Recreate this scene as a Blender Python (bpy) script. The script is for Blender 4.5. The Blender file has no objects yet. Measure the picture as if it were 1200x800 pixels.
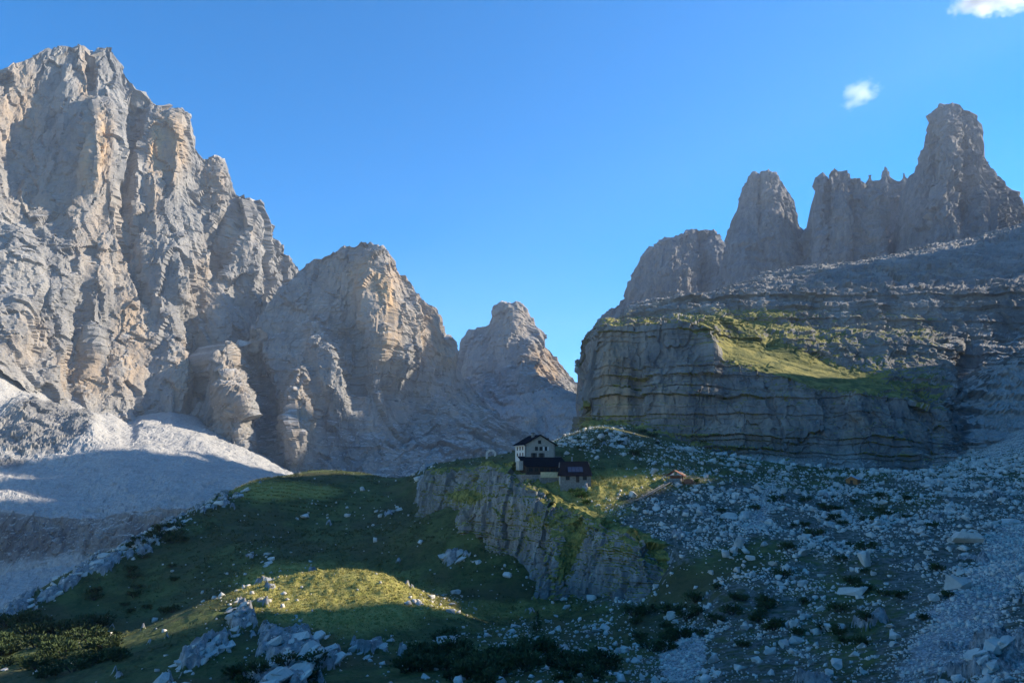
import bpy, bmesh, math, random
import numpy as np
from mathutils import Vector, Matrix, Euler

rng = np.random.default_rng(7)
random.seed(7)
SC = bpy.context.scene
COL = SC.collection

# ------------------------------------------------------------------ camera
F = 900.0                      # focal length in photo pixels (1200 wide)
PITCH = math.atan((560 - 400) / F)
cam_d = bpy.data.cameras.new("camera")
cam_d.sensor_width = 36.0
cam_d.lens = 36.0 * F / 1200.0
cam_d.clip_start = 0.5
cam_d.clip_end = 30000
cam = bpy.data.objects.new("camera", cam_d)
COL.objects.link(cam)
cam.location = (0, 0, 0)
cam.rotation_euler = (math.pi / 2 + PITCH, 0, 0)
SC.camera = cam

# ------------------------------------------------------------------ sky, sun, exposure
SUN_AZ = math.radians(74)      # to the right of the view axis
SUN_EL = math.radians(27)
world = bpy.data.worlds.new("World")
SC.world = world
world.use_nodes = True
wn = world.node_tree.nodes
wl = world.node_tree.links
wn.clear()
sky = wn.new("ShaderNodeTexSky")
sky.sky_type = 'NISHITA'
sky.sun_disc = False
sky.sun_elevation = SUN_EL
sky.sun_rotation = SUN_AZ
sky.altitude = 2200
sky.air_density = 1.0
sky.dust_density = 0.0
sky.ozone_density = 3.0
hsv = wn.new("ShaderNodeHueSaturation")
hsv.inputs["Saturation"].default_value = 1.42
hsv.inputs["Hue"].default_value = 0.5
bg = wn.new("ShaderNodeBackground")
bg.inputs["Strength"].default_value = 0.125
wo = wn.new("ShaderNodeOutputWorld")
wl.new(sky.outputs[0], hsv.inputs["Color"])
wl.new(hsv.outputs[0], bg.inputs["Color"])
wl.new(bg.outputs[0], wo.inputs["Surface"])

sun_d = bpy.data.lights.new("sun", 'SUN')
sun_d.energy = 5.0
sun_d.angle = math.radians(0.5)
sun_d.color = (1.0, 0.89, 0.73)
sun = bpy.data.objects.new("sun", sun_d)
COL.objects.link(sun)
SDIR = Vector((math.sin(SUN_AZ) * math.cos(SUN_EL), math.cos(SUN_AZ) * math.cos(SUN_EL), math.sin(SUN_EL)))
sun.rotation_euler = (-SDIR).to_track_quat('-Z', 'Y').to_euler()
sun.location = (0, 0, 1500)

SC.view_settings.view_transform = 'Standard'
SC.view_settings.look = 'None'
SC.view_settings.exposure = 1.2
SC.view_settings.gamma = 1.0
SC.view_settings.use_curve_mapping = False
SC.render.engine = 'CYCLES'
SC.cycles.use_denoising = True
SC.cycles.max_bounces = 5
SC.cycles.diffuse_bounces = 3
SC.cycles.volume_bounces = 1
SC.cycles.transparent_max_bounces = 8

# ------------------------------------------------------------------ helpers: pixels and points
SP, CP = math.sin(PITCH), math.cos(PITCH)

def P(px, py, d):
    """photo pixel + forward distance -> world point"""
    px = np.asarray(px, float); py = np.asarray(py, float); d = np.asarray(d, float)
    X = (px - 600) / F; Y = (400 - py) / F
    dy = CP - Y * SP; dz = SP + Y * CP
    return np.stack([X / dy * d, d + 0 * X, dz / dy * d], -1)

def PIX(p):
    """world point -> photo pixel (for baking masks at build time)"""
    fw = p[..., 1] * CP + p[..., 2] * SP
    up = -p[..., 1] * SP + p[..., 2] * CP
    fw = np.maximum(fw, 0.01)
    return 600 + F * p[..., 0] / fw, 400 - F * up / fw

# ------------------------------------------------------------------ helpers: noise
_perm = np.random.default_rng(3).permutation(256).astype(np.int32)
_perm = np.concatenate([_perm, _perm, _perm])
_g = np.random.default_rng(5).normal(size=(256, 3)); _g /= np.linalg.norm(_g, axis=1)[:, None]
_g = _g.astype(np.float32)

def noise(x, y, z):
    x = np.asarray(x, np.float32); y = np.asarray(y, np.float32); z = np.asarray(z, np.float32)
    x, y, z = np.broadcast_arrays(x, y, z)
    xi = np.floor(x); yi = np.floor(y); zi = np.floor(z)
    fx = x - xi; fy = y - yi; fz = z - zi
    xi = xi.astype(np.int32) & 255; yi = yi.astype(np.int32) & 255; zi = zi.astype(np.int32) & 255
    u = fx * fx * fx * (fx * (fx * 6 - 15) + 10)
    v = fy * fy * fy * (fy * (fy * 6 - 15) + 10)
    w = fz * fz * fz * (fz * (fz * 6 - 15) + 10)
    def g(i, j, k):
        h = _perm[_perm[_perm[xi + i] + yi + j] + zi + k]
        gr = _g[h]
        return gr[..., 0] * (fx - i) + gr[..., 1] * (fy - j) + gr[..., 2] * (fz - k)
    a = g(0, 0, 0); b = g(1, 0, 0); x00 = a + u * (b - a)
    a = g(0, 1, 0); b = g(1, 1, 0); x10 = a + u * (b - a)
    a = g(0, 0, 1); b = g(1, 0, 1); x01 = a + u * (b - a)
    a = g(0, 1, 1); b = g(1, 1, 1); x11 = a + u * (b - a)
    y0 = x00 + v * (x10 - x00); y1 = x01 + v * (x11 - x01)
    return (y0 + w * (y1 - y0)) * 1.5

def fbm(p, wl, octs=4, gain=0.5, sz=1.0, off=0.0, ridged=False, lac=2.03):
    """p (...,3) metres, wl wavelength in metres, sz vertical squash (<1 = tall streaks)"""
    out = 0; amp = 1.0; f = 1.0 / wl
    for o in range(octs):
        n = noise(p[..., 0] * f + off + 17.3 * o, p[..., 1] * f + off * 1.7 + 5.1 * o, p[..., 2] * f * sz + off * .6 + 9.7 * o)
        if ridged:
            n = 1 - 2 * np.abs(n)
        out = out + amp * n
        amp *= gain; f *= lac
    return out

_rv = np.random.default_rng(9).random((256, 7)).astype(np.float32)

def facets(p, wl, sz=1.0, off=0.0, tilt=1.0):
    """jointed rock: random blocks, each with its own offset and tilt (about -1..1)"""
    q = np.stack([p[..., 0] / wl + off, p[..., 1] / wl + off * 1.3, p[..., 2] * sz / wl + off * .7], -1).astype(np.float32)
    b = np.floor(q - .5); bi = b.astype(np.int32) & 255
    best = np.full(q.shape[:-1], 9e9, np.float32); val = np.zeros(q.shape[:-1], np.float32)
    for i in (0, 1):
        for j in (0, 1):
            for k in (0, 1):
                h = _perm[_perm[_perm[bi[..., 0] + i] + bi[..., 1] + j] + bi[..., 2] + k]
                r = _rv[h]
                d = q - (b + np.array([i, j, k], np.float32)) - (.14 + .72 * r[..., :3])
                d2 = (d * d).sum(-1)
                v = (r[..., 3] - .5) * 1.6 + tilt * ((r[..., 4] - .5) * d[..., 0] + (r[..., 5] - .5) * d[..., 1] + (r[..., 6] - .5) * .7 * d[..., 2]) * 1.6
                m = d2 < best
                best = np.where(m, d2, best); val = np.where(m, v, val)
    return val

def bands(z, h, off=0.0):
    """crisp beds: a random step for each bed of thickness about h"""
    k = np.floor(z / h + off).astype(np.int32) & 255
    return _rv[_perm[k], 3] - .5

def sstep(a, b, x):
    t = np.clip((x - a) / (b - a), 0, 1)
    return t * t * (3 - 2 * t)

def blobs(px, py, lst):
    """soft ellipses (px, py, rx, ry, amount[, tilt degrees]) summed"""
    out = np.zeros_like(px)
    for b in lst:
        cx, cy, rx, ry, am = b[:5]
        a = math.radians(b[5]) if len(b) > 5 else 0
        dx = px - cx; dy = py - cy
        ex = (dx * math.cos(a) + dy * math.sin(a)) / rx
        ey = (-dx * math.sin(a) + dy * math.cos(a)) / ry
        r = ex * ex + ey * ey
        out += am * np.exp(-r * r * 0.7)
    return out

# ------------------------------------------------------------------ helpers: meshes
def grid_mesh(name, V, attrs, mat, smooth=False, flip=False):
    ny, nx = V.shape[:2]
    me = bpy.data.meshes.new(name)
    me.vertices.add(nx * ny)
    me.vertices.foreach_set("co", V.reshape(-1).astype(np.float32))
    idx = np.arange(nx * ny, dtype=np.int32).reshape(ny, nx)
    a, b, c, d = idx[:-1, :-1], idx[:-1, 1:], idx[1:, 1:], idx[1:, :-1]
    q = np.stack([a, b, c, d] if not flip else [a, d, c, b], -1).reshape(-1)
    n = (nx - 1) * (ny - 1)
    me.loops.add(n * 4)
    me.loops.foreach_set("vertex_index", q)
    me.polygons.add(n)
    me.polygons.foreach_set("loop_start", np.arange(0, n * 4, 4, dtype=np.int32))
    me.polygons.foreach_set("loop_total", np.full(n, 4, np.int32))
    me.polygons.foreach_set("use_smooth", np.full(n, smooth))
    me.update()
    for k, v in attrs.items():
        at = me.attributes.new(k, 'FLOAT', 'POINT')
        at.data.foreach_set("value", v.reshape(-1).astype(np.float32))
    me.materials.append(mat)
    ob = bpy.data.objects.new(name, me)
    COL.objects.link(ob)
    return ob

def normals(V):
    du = np.gradient(V, axis=1); dv = np.gradient(V, axis=0)
    n = np.cross(du, dv)
    n /= np.linalg.norm(n, axis=-1, keepdims=True) + 1e-9
    return n

def struct(o, label, cat, name=None):
    o["kind"] = "structure"; o["label"] = label; o["category"] = cat
    return o

def thing(o, label, cat, group=None):
    o["label"] = label; o["category"] = cat
    if group: o["group"] = group
    return o

# ------------------------------------------------------------------ materials
def nt(mat):
    mat.use_nodes = True
    t = mat.node_tree; t.nodes.clear()
    return t

class NB:
    """tiny node builder"""
    def __init__(s, name, rough=0.9):
        s.m = bpy.data.materials.new(name); s.t = nt(s.m)
        s.out = s.n("ShaderNodeOutputMaterial"); s.b = s.n("ShaderNodeBsdfPrincipled")
        s.b.inputs["Roughness"].default_value = rough
        s.b.inputs["Specular IOR Level"].default_value = 0.2
        s.l(s.b.outputs[0], s.out.inputs["Surface"])
        s.co = s.n("ShaderNodeTexCoord").outputs["Object"]
    def n(s, k, **kw):
        o = s.t.nodes.new(k)
        for a, v in kw.items(): setattr(o, a, v)
        return o
    def l(s, a, b): s.t.links.new(a, b)
    def setin(s, sock, v):
        if hasattr(v, "is_linked") or isinstance(v, bpy.types.NodeSocket): s.l(v, sock)
        else: sock.default_value = v
    def map(s, scale, rot=(0, 0, 0)):
        m = s.n("ShaderNodeMapping"); s.l(s.co, m.inputs["Vector"])
        m.inputs["Scale"].default_value = scale; m.inputs["Rotation"].default_value = rot
        return m.outputs[0]
    def noise(s, wl, detail=5, rough=0.6, sz=1.0, dist=0.0):
        t = s.n("ShaderNodeTexNoise"); s.l(s.map((1 / wl, 1 / wl, sz / wl)), t.inputs["Vector"])
        t.inputs["Scale"].default_value = 1; t.inputs["Detail"].default_value = detail
        t.inputs["Roughness"].default_value = rough; t.inputs["Distortion"].default_value = dist
        return t.outputs["Fac"]
    def ramp(s, fac, a, b):
        r = s.n("ShaderNodeMapRange"); r.interpolation_type = 'SMOOTHSTEP'
        s.setin(r.inputs["Value"], fac)
        r.inputs["From Min"].default_value = a; r.inputs["From Max"].default_value = b
        return r.outputs[0]
    def math(s, op, a, b=0.0, c=None):
        m = s.n("ShaderNodeMath", operation=op); s.setin(m.inputs[0], a); s.setin(m.inputs[1], b)
        if c is not None: s.setin(m.inputs[2], c)
        return m.outputs[0]
    def mix(s, fac, a, b):
        m = s.n("ShaderNodeMix", data_type='RGBA'); s.setin(m.inputs[0], fac)
        for i, v in ((6, a), (7, b)):
            if isinstance(v, tuple): m.inputs[i].default_value = (*v, 1)
            else: s.l(v, m.inputs[i])
        return m.outputs[2]
    def attr(s, nm):
        a = s.n("ShaderNodeAttribute"); a.attribute_name = nm
        return a.outputs["Fac"]
    def nz(s):
        g = s.n("ShaderNodeNewGeometry"); x = s.n("ShaderNodeSeparateXYZ"); s.l(g.outputs["Normal"], x.inputs[0])
        return x.outputs["Z"]
    def bump(s, h, strength, dist):
        b = s.n("ShaderNodeBump"); b.inputs["Strength"].default_value = strength; b.inputs["Distance"].default_value = dist
        s.l(h, b.inputs["Height"]); s.l(b.outputs[0], s.b.inputs["Normal"])
    def col(s, c):
        if isinstance(c, tuple): s.b.inputs["Base Color"].default_value = (*c, 1)
        else: s.l(c, s.b.inputs["Base Color"])

def rock_material(name, S, grey=(0.180, 0.175, 0.167), dark=(0.080, 0.079, 0.082), pale=(0.285, 0.268, 0.243),
                  warm=(0.40, 0.275, 0.155), scree=(0.40, 0.385, 0.36), grass=True):
    """S = metres of the coarse feature"""
    b = NB(name, 0.95)
    n1 = b.noise(S, 8, 0.62, 0.5)
    n2 = b.noise(S * 0.22, 6, 0.65, 0.28, 0.4)         # tall streaks
    n3 = b.noise(S * 0.5, 6, 0.65, 5.0)                # bedding bands
    n4 = b.noise(S * 0.05, 4, 0.7)
    c = b.mix(b.ramp(n1, 0.35, 0.68), grey, pale)
    c = b.mix(b.math('MULTIPLY', b.ramp(n2, 0.52, 0.75), 0.75), c, dark)
    c = b.mix(b.math('MULTIPLY', b.ramp(n3, 0.52, 0.72), 0.45), c, dark)
    c = b.mix(b.math('MULTIPLY', b.ramp(n4, 0.45, 0.75), 0.35), c, pale)
    wn_ = b.noise(S * 0.6, 6, 0.68, 0.35)
    wm = b.math('MULTIPLY', b.attr("warm"), b.ramp(wn_, 0.30, 0.62))
    c = b.mix(wm, c, warm)
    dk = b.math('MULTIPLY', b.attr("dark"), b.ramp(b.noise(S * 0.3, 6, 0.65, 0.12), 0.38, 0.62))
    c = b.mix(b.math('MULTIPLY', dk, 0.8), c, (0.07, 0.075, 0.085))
    sn = b.mix(b.ramp(n4, 0.35, 0.65), scree, tuple(v * 0.72 for v in scree))
    sn = b.mix(b.math('MULTIPLY', b.ramp(b.noise(S * 0.18, 6, 0.7, 0.4), 0.48, 0.68), 0.55), sn, tuple(v * 0.5 for v in scree))
    sn = b.mix(b.math('MULTIPLY', b.ramp(n1, 0.5, 0.7), 0.35), sn, tuple(v * 0.62 for v in scree))
    sm = b.ramp(b.math('ADD', b.attr("scree"), b.math('MULTIPLY', b.math('SUBTRACT', n1, 0.5), 0.9)), 0.4, 0.6)
    c = b.mix(sm, c, sn)
    if grass:
        gc = b.mix(b.ramp(b.noise(S * 0.3, 5, 0.65), 0.35, 0.65), (0.075, 0.088, 0.024), (0.25, 0.22, 0.06))
        gm = b.ramp(b.math('ADD', b.attr("grass"), b.math('MULTIPLY', b.math('SUBTRACT', b.noise(S * 0.25, 6, 0.7), 0.5), 1.0)), 0.42, 0.58)
        c = b.mix(gm, c, gc)
    b.col(c)
    h = b.math('ADD', b.math('MULTIPLY', n2, 0.6), b.math('ADD', b.math('MULTIPLY', n4, 0.35), b.math('MULTIPLY', n3, 0.3)))
    b.bump(h, 0.9, S * 0.07)
    return b.m

M_MASSIF = rock_material("limestone_massif", 60)
M_FAR = rock_material("limestone_far", 70, grey=(0.20, 0.19, 0.18))
M_TOWER = rock_material("limestone_tower", 34, grey=(0.150, 0.150, 0.150), dark=(0.075, 0.076, 0.08), pale=(0.21, 0.205, 0.198))
M_TIER = rock_material("limestone_tier", 26, grey=(0.145, 0.142, 0.136), dark=(0.055, 0.055, 0.058), pale=(0.25, 0.24, 0.22))

# ------------------------------------------------------------------ sheets from rows of (pixel, pixel, distance)
def rowpts(r, pxs):
    r = sorted(r, key=lambda t: t[0])
    xs = [t[0] for t in r]
    return P(pxs, np.interp(pxs, xs, [t[1] for t in r]), np.interp(pxs, xs, [t[2] for t in r]))

def sheet(rows, pxs, nvs, back=(120, 160), backsteps=10):
    """rows from foot to crest; returns V (ny,nx,3) and vv (0 foot .. 1 crest .. 2 back)"""
    R = [rowpts(r, pxs) for r in rows]
    segs = []; vv = []
    for i in range(len(R) - 1):
        t = np.linspace(0, 1, nvs[i], endpoint=(i == len(R) - 2))[:, None, None]
        segs.append(R[i][None] * (1 - t) + R[i + 1][None] * t)
        vv.append((i + t[:, 0, 0]) / (len(R) - 1))
    top = R[-1]
    if back:
        B = top.copy(); rad = B[:, :2] / np.linalg.norm(B[:, :2], axis=1, keepdims=True)
        for k in range(1, backsteps + 1):
            f = k / backsteps
            q = top.copy(); q[:, :2] += rad * back[0] * f; q[:, 2] -= back[1] * f ** 1.3
            segs.append(q[None]); vv.append(np.array([1 + f]))
    return np.concatenate(segs), np.concatenate(vv)

def outward(V):
    n = normals(V)
    c = -V / np.linalg.norm(V, axis=-1, keepdims=True)
    n *= np.sign((n * c).sum(-1).mean() + 1e-9)
    h = n.copy(); h[..., 2] *= 0.35
    return h / (np.linalg.norm(h, axis=-1, keepdims=True) + 1e-9)

def relief(V, rib, rib_wl, fine, strata=0, strata_wl=20, seed=0.0, bumps=None, sz=0.3, jag=0, jag_wl=30, vv=None):
    if bumps:
        px, py = PIX(V)
        px = px + 3.5 * fbm(V, rib_wl * .8, 3, .6, .5, seed + 90); py = py + 9 * fbm(V, rib_wl * .9, 3, .6, .5, seed + 95)
        V = V + outward(V) * blobs(px, py, bumps)[..., None]
    h = outward(V)
    warp = V.copy()
    warp[..., 0] += rib_wl * .3 * fbm(V, rib_wl * 1.3, 3, off=seed + 3)
    warp[..., 1] += rib_wl * .3 * fbm(V, rib_wl * 1.3, 3, off=seed + 8)
    amt = rib * 0.5 * (0.35 - fbm(warp, rib_wl * 1.5, 3, 0.5, sz * .8, seed + 40, ridged=True))      # rounded buttresses, sharp gullies
    w2 = V + (fbm(V, rib_wl * .4, 3, .6, .5, seed + 13) * rib_wl * .10)[..., None]
    amt = amt + rib * .75 * facets(w2, rib_wl, sz, seed + 2)
    amt = amt + rib * .40 * facets(w2, rib_wl * .42, sz * 1.3, seed + 5)
    amt = amt + rib * .17 * facets(w2, rib_wl * .17, sz * 1.9, seed + 7)
    amt = amt + fine * .55 * fbm(V, rib_wl * .09, 3, 0.62, 0.6, seed + 21)
    if strata:
        zz = V[..., 2] + fbm(V, strata_wl * 6, 3, off=seed + 31) * strata_wl * 0.45 + V[..., 0] * .03
        k = bands(zz, strata_wl, seed) * 1.2 + bands(zz, strata_wl * .52, seed + 3) * .7 + bands(zz, strata_wl * 2.9, seed + 9) * 1.3
        amt = amt + strata * k * (0.5 + sstep(-.4, .4, fbm(V, strata_wl * 8, 2, off=seed + 77)))
    out = V + h * amt[..., None]
    if jag and vv is not None:
        w = np.exp(-((vv - 1) / 0.10) ** 2)[:, None]
        jn = fbm(V * np.array([1, 1, 0.0]), jag_wl, 4, 0.6, off=seed + 55, ridged=True) - 0.3
        out[..., 2] += w * jag * jn
    return out

# ------------------------------------------------------------------ valley floor to the horizon
def ground_sheet():
    xs = np.linspace(-3600, 3600, 90); ys = np.linspace(-1200, 5600, 90)
    X, Y = np.meshgrid(xs, ys)
    V = np.stack([X, Y, -290 + 0 * X], -1)
    V[..., 2] += fbm(V, 700, 3) * 18
    z = np.zeros_like(X)
    o = grid_mesh("ground", V, {"warm": z, "dark": z, "scree": z + .55, "grass": z + .35}, M_FAR, True)
    return struct(o, "valley floor of pale scree and grass", "ground")
ground_sheet()

# ------------------------------------------------------------------ left massif
def massif():
    pxs = np.linspace(-330, 430, 490)
    crest = [(-400, 260, 1020), (-200, 150, 1250), (-60, 96, 1411), (0, 82, 1480), (20, 75, 1503), (50, 62, 1538), (75, 55, 1566), (98, 56, 1593), (104, 60, 1600), (110, 58, 1606),
             (130, 58, 1630), (137, 70, 1638), (145, 88, 1647), (160, 105, 1664), (185, 128, 1693), (200, 134, 1710), (218, 150, 1731), (232, 182, 1747),
             (238, 192, 1754), (250, 188, 1768), (262, 193, 1781), (268, 203, 1788), (274, 228, 1795), (283, 243, 1805), (288, 238, 1811), (292, 241, 1816), (300, 260, 1825), (315, 275, 1842),
             (330, 292, 1860), (352, 318, 1885), (390, 380, 1928), (430, 450, 1974)]
    foot = [(-400, 470, 590), (-100, 430, 995), (0, 432, 1130), (60, 478, 1211), (150, 500, 1332), (215, 495, 1420), (240, 505, 1454), (300, 530, 1535), (345, 552, 1596), (430, 575, 1710)]
    m1 = [(-400, 400, 738), (0, 330, 1250), (60, 370, 1327), (150, 390, 1442), (215, 400, 1525), (235, 400, 1551), (300, 430, 1634), (345, 470, 1692), (430, 530, 1800)]
    m2 = [(-400, 320, 862), (0, 240, 1350), (100, 250, 1472), (150, 260, 1533), (215, 260, 1612), (240, 290, 1643), (300, 330, 1716), (345, 385, 1771), (430, 480, 1875)]
    V, vv = sheet([foot, m1, m2, crest], pxs, [105, 125, 160], (260, 330), 16)
    bm = [(118, 180, 26, 60, 55), (40, 190, 38, 95, -42), (185, 190, 20, 75, 30), (152, 190, 7, 80, -40, 8), (206, 175, 14, 45, 25), (105, 75, 4, 30, -30),
          (70, 300, 40, 60, 25), (120, 330, 14, 90, 20, 10), (20, 330, 18, 80, 22), (90, 400, 10, 60, -22), (60, 400, 14, 60, 18), (200, 400, 24, 90, 45),
          (262, 280, 9, 40, -45, 10), (290, 275, 20, 50, 35), (150, 430, 20, 60, 20), (250, 230, 14, 40, 18),
          (160, 300, 7, 70, -26, -14), (215, 300, 18, 70, 16), (240, 420, 18, 80, -50, -30)]
    V2 = relief(V, 17, 74, 2.4, 1.6, 14, 1.0, bm, 0.17, 6, 30, vv)
    px, py = PIX(V2)
    warm = blobs(px, py, [(113, 175, 18, 45, 1.0, 8), (100, 90, 10, 30, .6), (200, 170, 20, 40, 0.85), (182, 195, 8, 50, .7), (250, 215, 14, 26, .55), (155, 400, 22, 55, .6), (215, 440, 14, 40, .6),
                          (20, 130, 26, 60, .5), (60, 230, 50, 30, .3), (100, 440, 40, 30, .5), (280, 270, 20, 30, .3), (130, 280, 40, 60, .35), (30, 400, 30, 30, .3), (240, 330, 20, 40, .4)])
    nn = normals(V2); nzz = np.abs(nn[..., 2])
    scree = sstep(0.72, 0.86, nzz) * 0.8
    z = np.zeros_like(px)
    o = grid_mesh("rock_massif", V2, {"warm": np.clip(warm, 0, 1), "dark": z + .15, "scree": scree, "grass": z - 1}, M_MASSIF)
    return struct(o, "huge grey and ochre limestone massif filling the left edge", "mountain")
massif()

# ------------------------------------------------------------------ central pyramid peak
def central_peak():
    pxs = np.linspace(215, 690, 350)
    crest = [(200, 520, 1395), (240, 470, 1451), (300, 375, 1581), (330, 340, 1637), (346, 324, 1674), (360, 312, 1702), (372, 304, 1702), (380, 301, 1702), (400, 292, 1702), (415, 288, 1702), (425, 281, 1702), (433, 283, 1702), (440, 287, 1702),
             (455, 297, 1711), (470, 315, 1720), (490, 345, 1739), (500, 370, 1748), (505, 385, 1748), (512, 396, 1758), (525, 402, 1767), (532, 414, 1767), (536, 436, 1776), (545, 446, 1786),
             (570, 468, 1795), (600, 500, 1767), (640, 520, 1748), (690, 535, 1720)]
    foot = [(200, 560, 1283), (300, 560, 1348), (345, 565, 1376), (430, 570, 1414), (500, 575, 1414), (600, 570, 1395), (690, 570, 1395)]
    m1 = [(200, 545, 1339), (300, 500, 1451), (345, 500, 1451), (430, 500, 1507), (480, 510, 1544), (540, 515, 1562), (600, 535, 1534), (690, 555, 1488)]
    m2 = [(200, 530, 1367), (240, 500, 1414), (300, 430, 1516), (345, 400, 1562), (400, 400, 1562), (450, 410, 1572), (500, 450, 1646), (540, 475, 1674), (600, 515, 1655), (690, 545, 1600)]
    V, vv = sheet([foot, m1, m2, crest], pxs, [75, 110, 135], (330, 330), 14)
    bm = [(273, 455, 20, 62, 75, -8), (272, 505, 26, 40, 60), (350, 495, 18, 60, 60, 8), (345, 535, 14, 24, 30), (385, 430, 16, 50, 40, -20), (440, 350, 20, 60, 45), (470, 400, 18, 50, 45),
          (500, 400, 10, 50, 25), (520, 415, 12, 20, 20), (300, 440, 12, 70, -60, -20), (410, 400, 12, 60, -30, -10), (480, 470, 30, 40, -25)]
    V2 = relief(V, 14, 66, 2.4, 3.0, 17, 7.0, bm, 0.2, 5, 30, vv)
    px, py = PIX(V2)
    warm = blobs(px, py, [(270, 450, 22, 60, .35), (455, 385, 16, 50, .75), (500, 380, 20, 40, .6), (440, 340, 30, 40, .45), (350, 480, 20, 50, .35), (525, 415, 14, 20, .5), (430, 320, 50, 20, .3)])
    nzz = np.abs(normals(V2)[..., 2])
    z = np.zeros_like(px)
    o = grid_mesh("pyramid_peak", V2, {"warm": np.clip(warm, 0, 1), "dark": 0.25 * sstep(480, 520, py) + 0.1, "scree": sstep(0.68, 0.85, nzz) * .8, "grass": z - 1}, M_MASSIF)
    return struct(o, "grey pyramid shaped limestone peak with two pillars at its left foot", "mountain")
central_peak()

# ------------------------------------------------------------------ far peak and bowl behind the hut
def far_peak():
    pxs = np.linspace(440, 800, 250)
    crest = [(430, 470, 2500), (500, 450, 2480), (530, 440, 2460), (537, 424, 2450), (543, 402, 2450), (552, 392, 2440), (560, 386, 2440), (571, 380, 2430), (573, 370, 2430), (577, 360, 2430), (583, 355, 2430), (592, 357, 2430), (600, 356, 2430),
             (610, 361, 2430), (618, 371, 2430), (623, 380, 2440), (632, 397, 2450), (645, 412, 2460), (655, 425, 2470), (666, 440, 2480), (677, 452, 2490), (688, 462, 2500), (720, 470, 2520), (800, 480, 2550)]
    foot = [(430, 580, 1700), (540, 575, 1680), (600, 575, 1680), (690, 560, 1700), (800, 560, 1750)]
    m1 = [(430, 520, 1950), (540, 520, 1950), (600, 520, 1950), (690, 515, 1950), (800, 520, 1950)]
    m2 = [(430, 490, 2180), (540, 465, 2180), (565, 466, 2160), (600, 464, 2150), (640, 462, 2150), (690, 472, 2200), (800, 490, 2250)]
    m3 = [(430, 480, 2330), (540, 452, 2340), (565, 440, 2320), (600, 430, 2290), (625, 425, 2280), (650, 450, 2340), (690, 468, 2380), (800, 486, 2400)]
    V, vv = sheet([foot, m1, m2, m3, crest], pxs, [45, 50, 45, 95], (300, 300), 10)
    bm = [(622, 415, 10, 60, 28, 14), (600, 400, 16, 60, 20), (560, 430, 14, 40, 22), (625, 505, 12, 30, -30, 30)]
    V2 = relief(V, 13, 70, 2.4, 3.6, 17, 13.0, bm, 0.2, 5, 35, vv)
    px, py = PIX(V2)
    nzz = np.abs(normals(V2)[..., 2])
    warm = blobs(px, py, [(640, 425, 26, 30, .8, 50), (600, 375, 30, 20, .35), (690, 440, 10, 60, .4)])
    sc = sstep(0.70, 0.86, nzz) * .75 + blobs(px, py, [(655, 495, 30, 50, 1.0, 35), (600, 490, 60, 18, .6, 12), (640, 470, 40, 10, .6, 10)])
    o = grid_mesh("distant_peak", V2, {"warm": np.clip(warm, 0, 1), "dark": 0.2 + 0 * px, "scree": np.clip(sc, 0, 1), "grass": px * 0 - 1}, M_FAR)
    return struct(o, "small distant limestone peak rising behind the mountain hut", "mountain")
far_peak()

# ------------------------------------------------------------------ right-hand towers
def tower(name, label, x0, x1, n, crest, foot, nv, seed, bumps=None, rib=20, warm=(), jag=5, mids=None, back=(200, 260)):
    pxs = np.linspace(x0, x1, n)
    rows = [foot] + (mids or []) + [crest]
    V, vv = sheet(rows, pxs, nv, back, 14)
    V2 = relief(V, rib * .75, 48, 2.8, 2.6, 12, seed, bumps, 0.2, jag, 18, vv)
    px, py = PIX(V2)
    nzz = np.abs(normals(V2)[..., 2])
    w = np.clip(blobs(px, py, warm) * .5, 0, 1) if warm else px * 0
    o = grid_mesh(name, V2, {"warm": w, "dark": px * 0 + .5, "scree": sstep(.7, .86, nzz) * .5, "grass": px * 0 - 1}, M_TOWER)
    return struct(o, label, "mountain")

tower("rounded_peak", "pale rounded rock shoulder left of the two blocky towers", 670, 900, 200,
      [(660, 520, 2318), (690, 462, 2293), (696, 400, 2281), (700, 374, 2269), (712, 364, 2257), (730, 350, 2244), (738, 335, 2238), (745, 322, 2232), (752, 308, 2232), (765, 292, 2232), (785, 283, 2232), (800, 276, 2232),
       (815, 270, 2232), (824, 268, 2232), (836, 272, 2244), (846, 283, 2257), (851, 296, 2269), (870, 330, 2293), (900, 380, 2318)],
      [(660, 560, 2000), (700, 540, 1976), (800, 470, 2000), (900, 470, 2049)], [120], 17.0,
      [(828, 320, 6, 50, -40, -8), (780, 330, 30, 60, 25), (842, 300, 8, 30, 15), (745, 370, 10, 50, 18)], 16, [(770, 330, 50, 40, .45), (700, 420, 14, 60, .5)], 3)
tower("blocky_tower", "blocky limestone tower with a square top left of the deep notch", 815, 985, 180,
      [(800, 420, 2049), (825, 370, 2025), (836, 334, 2000), (842, 312, 1982), (848, 296, 1964), (855, 282, 1958), (860, 268, 1952), (863, 246, 1952), (868, 226, 1952), (875, 210, 1952), (883, 204, 1952), (890, 206, 1952), (897, 203, 1952), (906, 206, 1952), (915, 212, 1952), (924, 224, 1952), (931, 238, 1952), (934, 250, 1952), (934, 258, 1952), (938, 266, 1958), (944, 273, 1964), (955, 276, 1970), (985, 300, 2000)],
      [(800, 450, 1732), (900, 440, 1708), (985, 430, 1683)], [130], 19.0,
      [(870, 330, 18, 60, 25), (905, 250, 12, 60, 12), (892, 240, 3, 40, -12)], 13, [(900, 240, 24, 40, .3)], 4)
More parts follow.
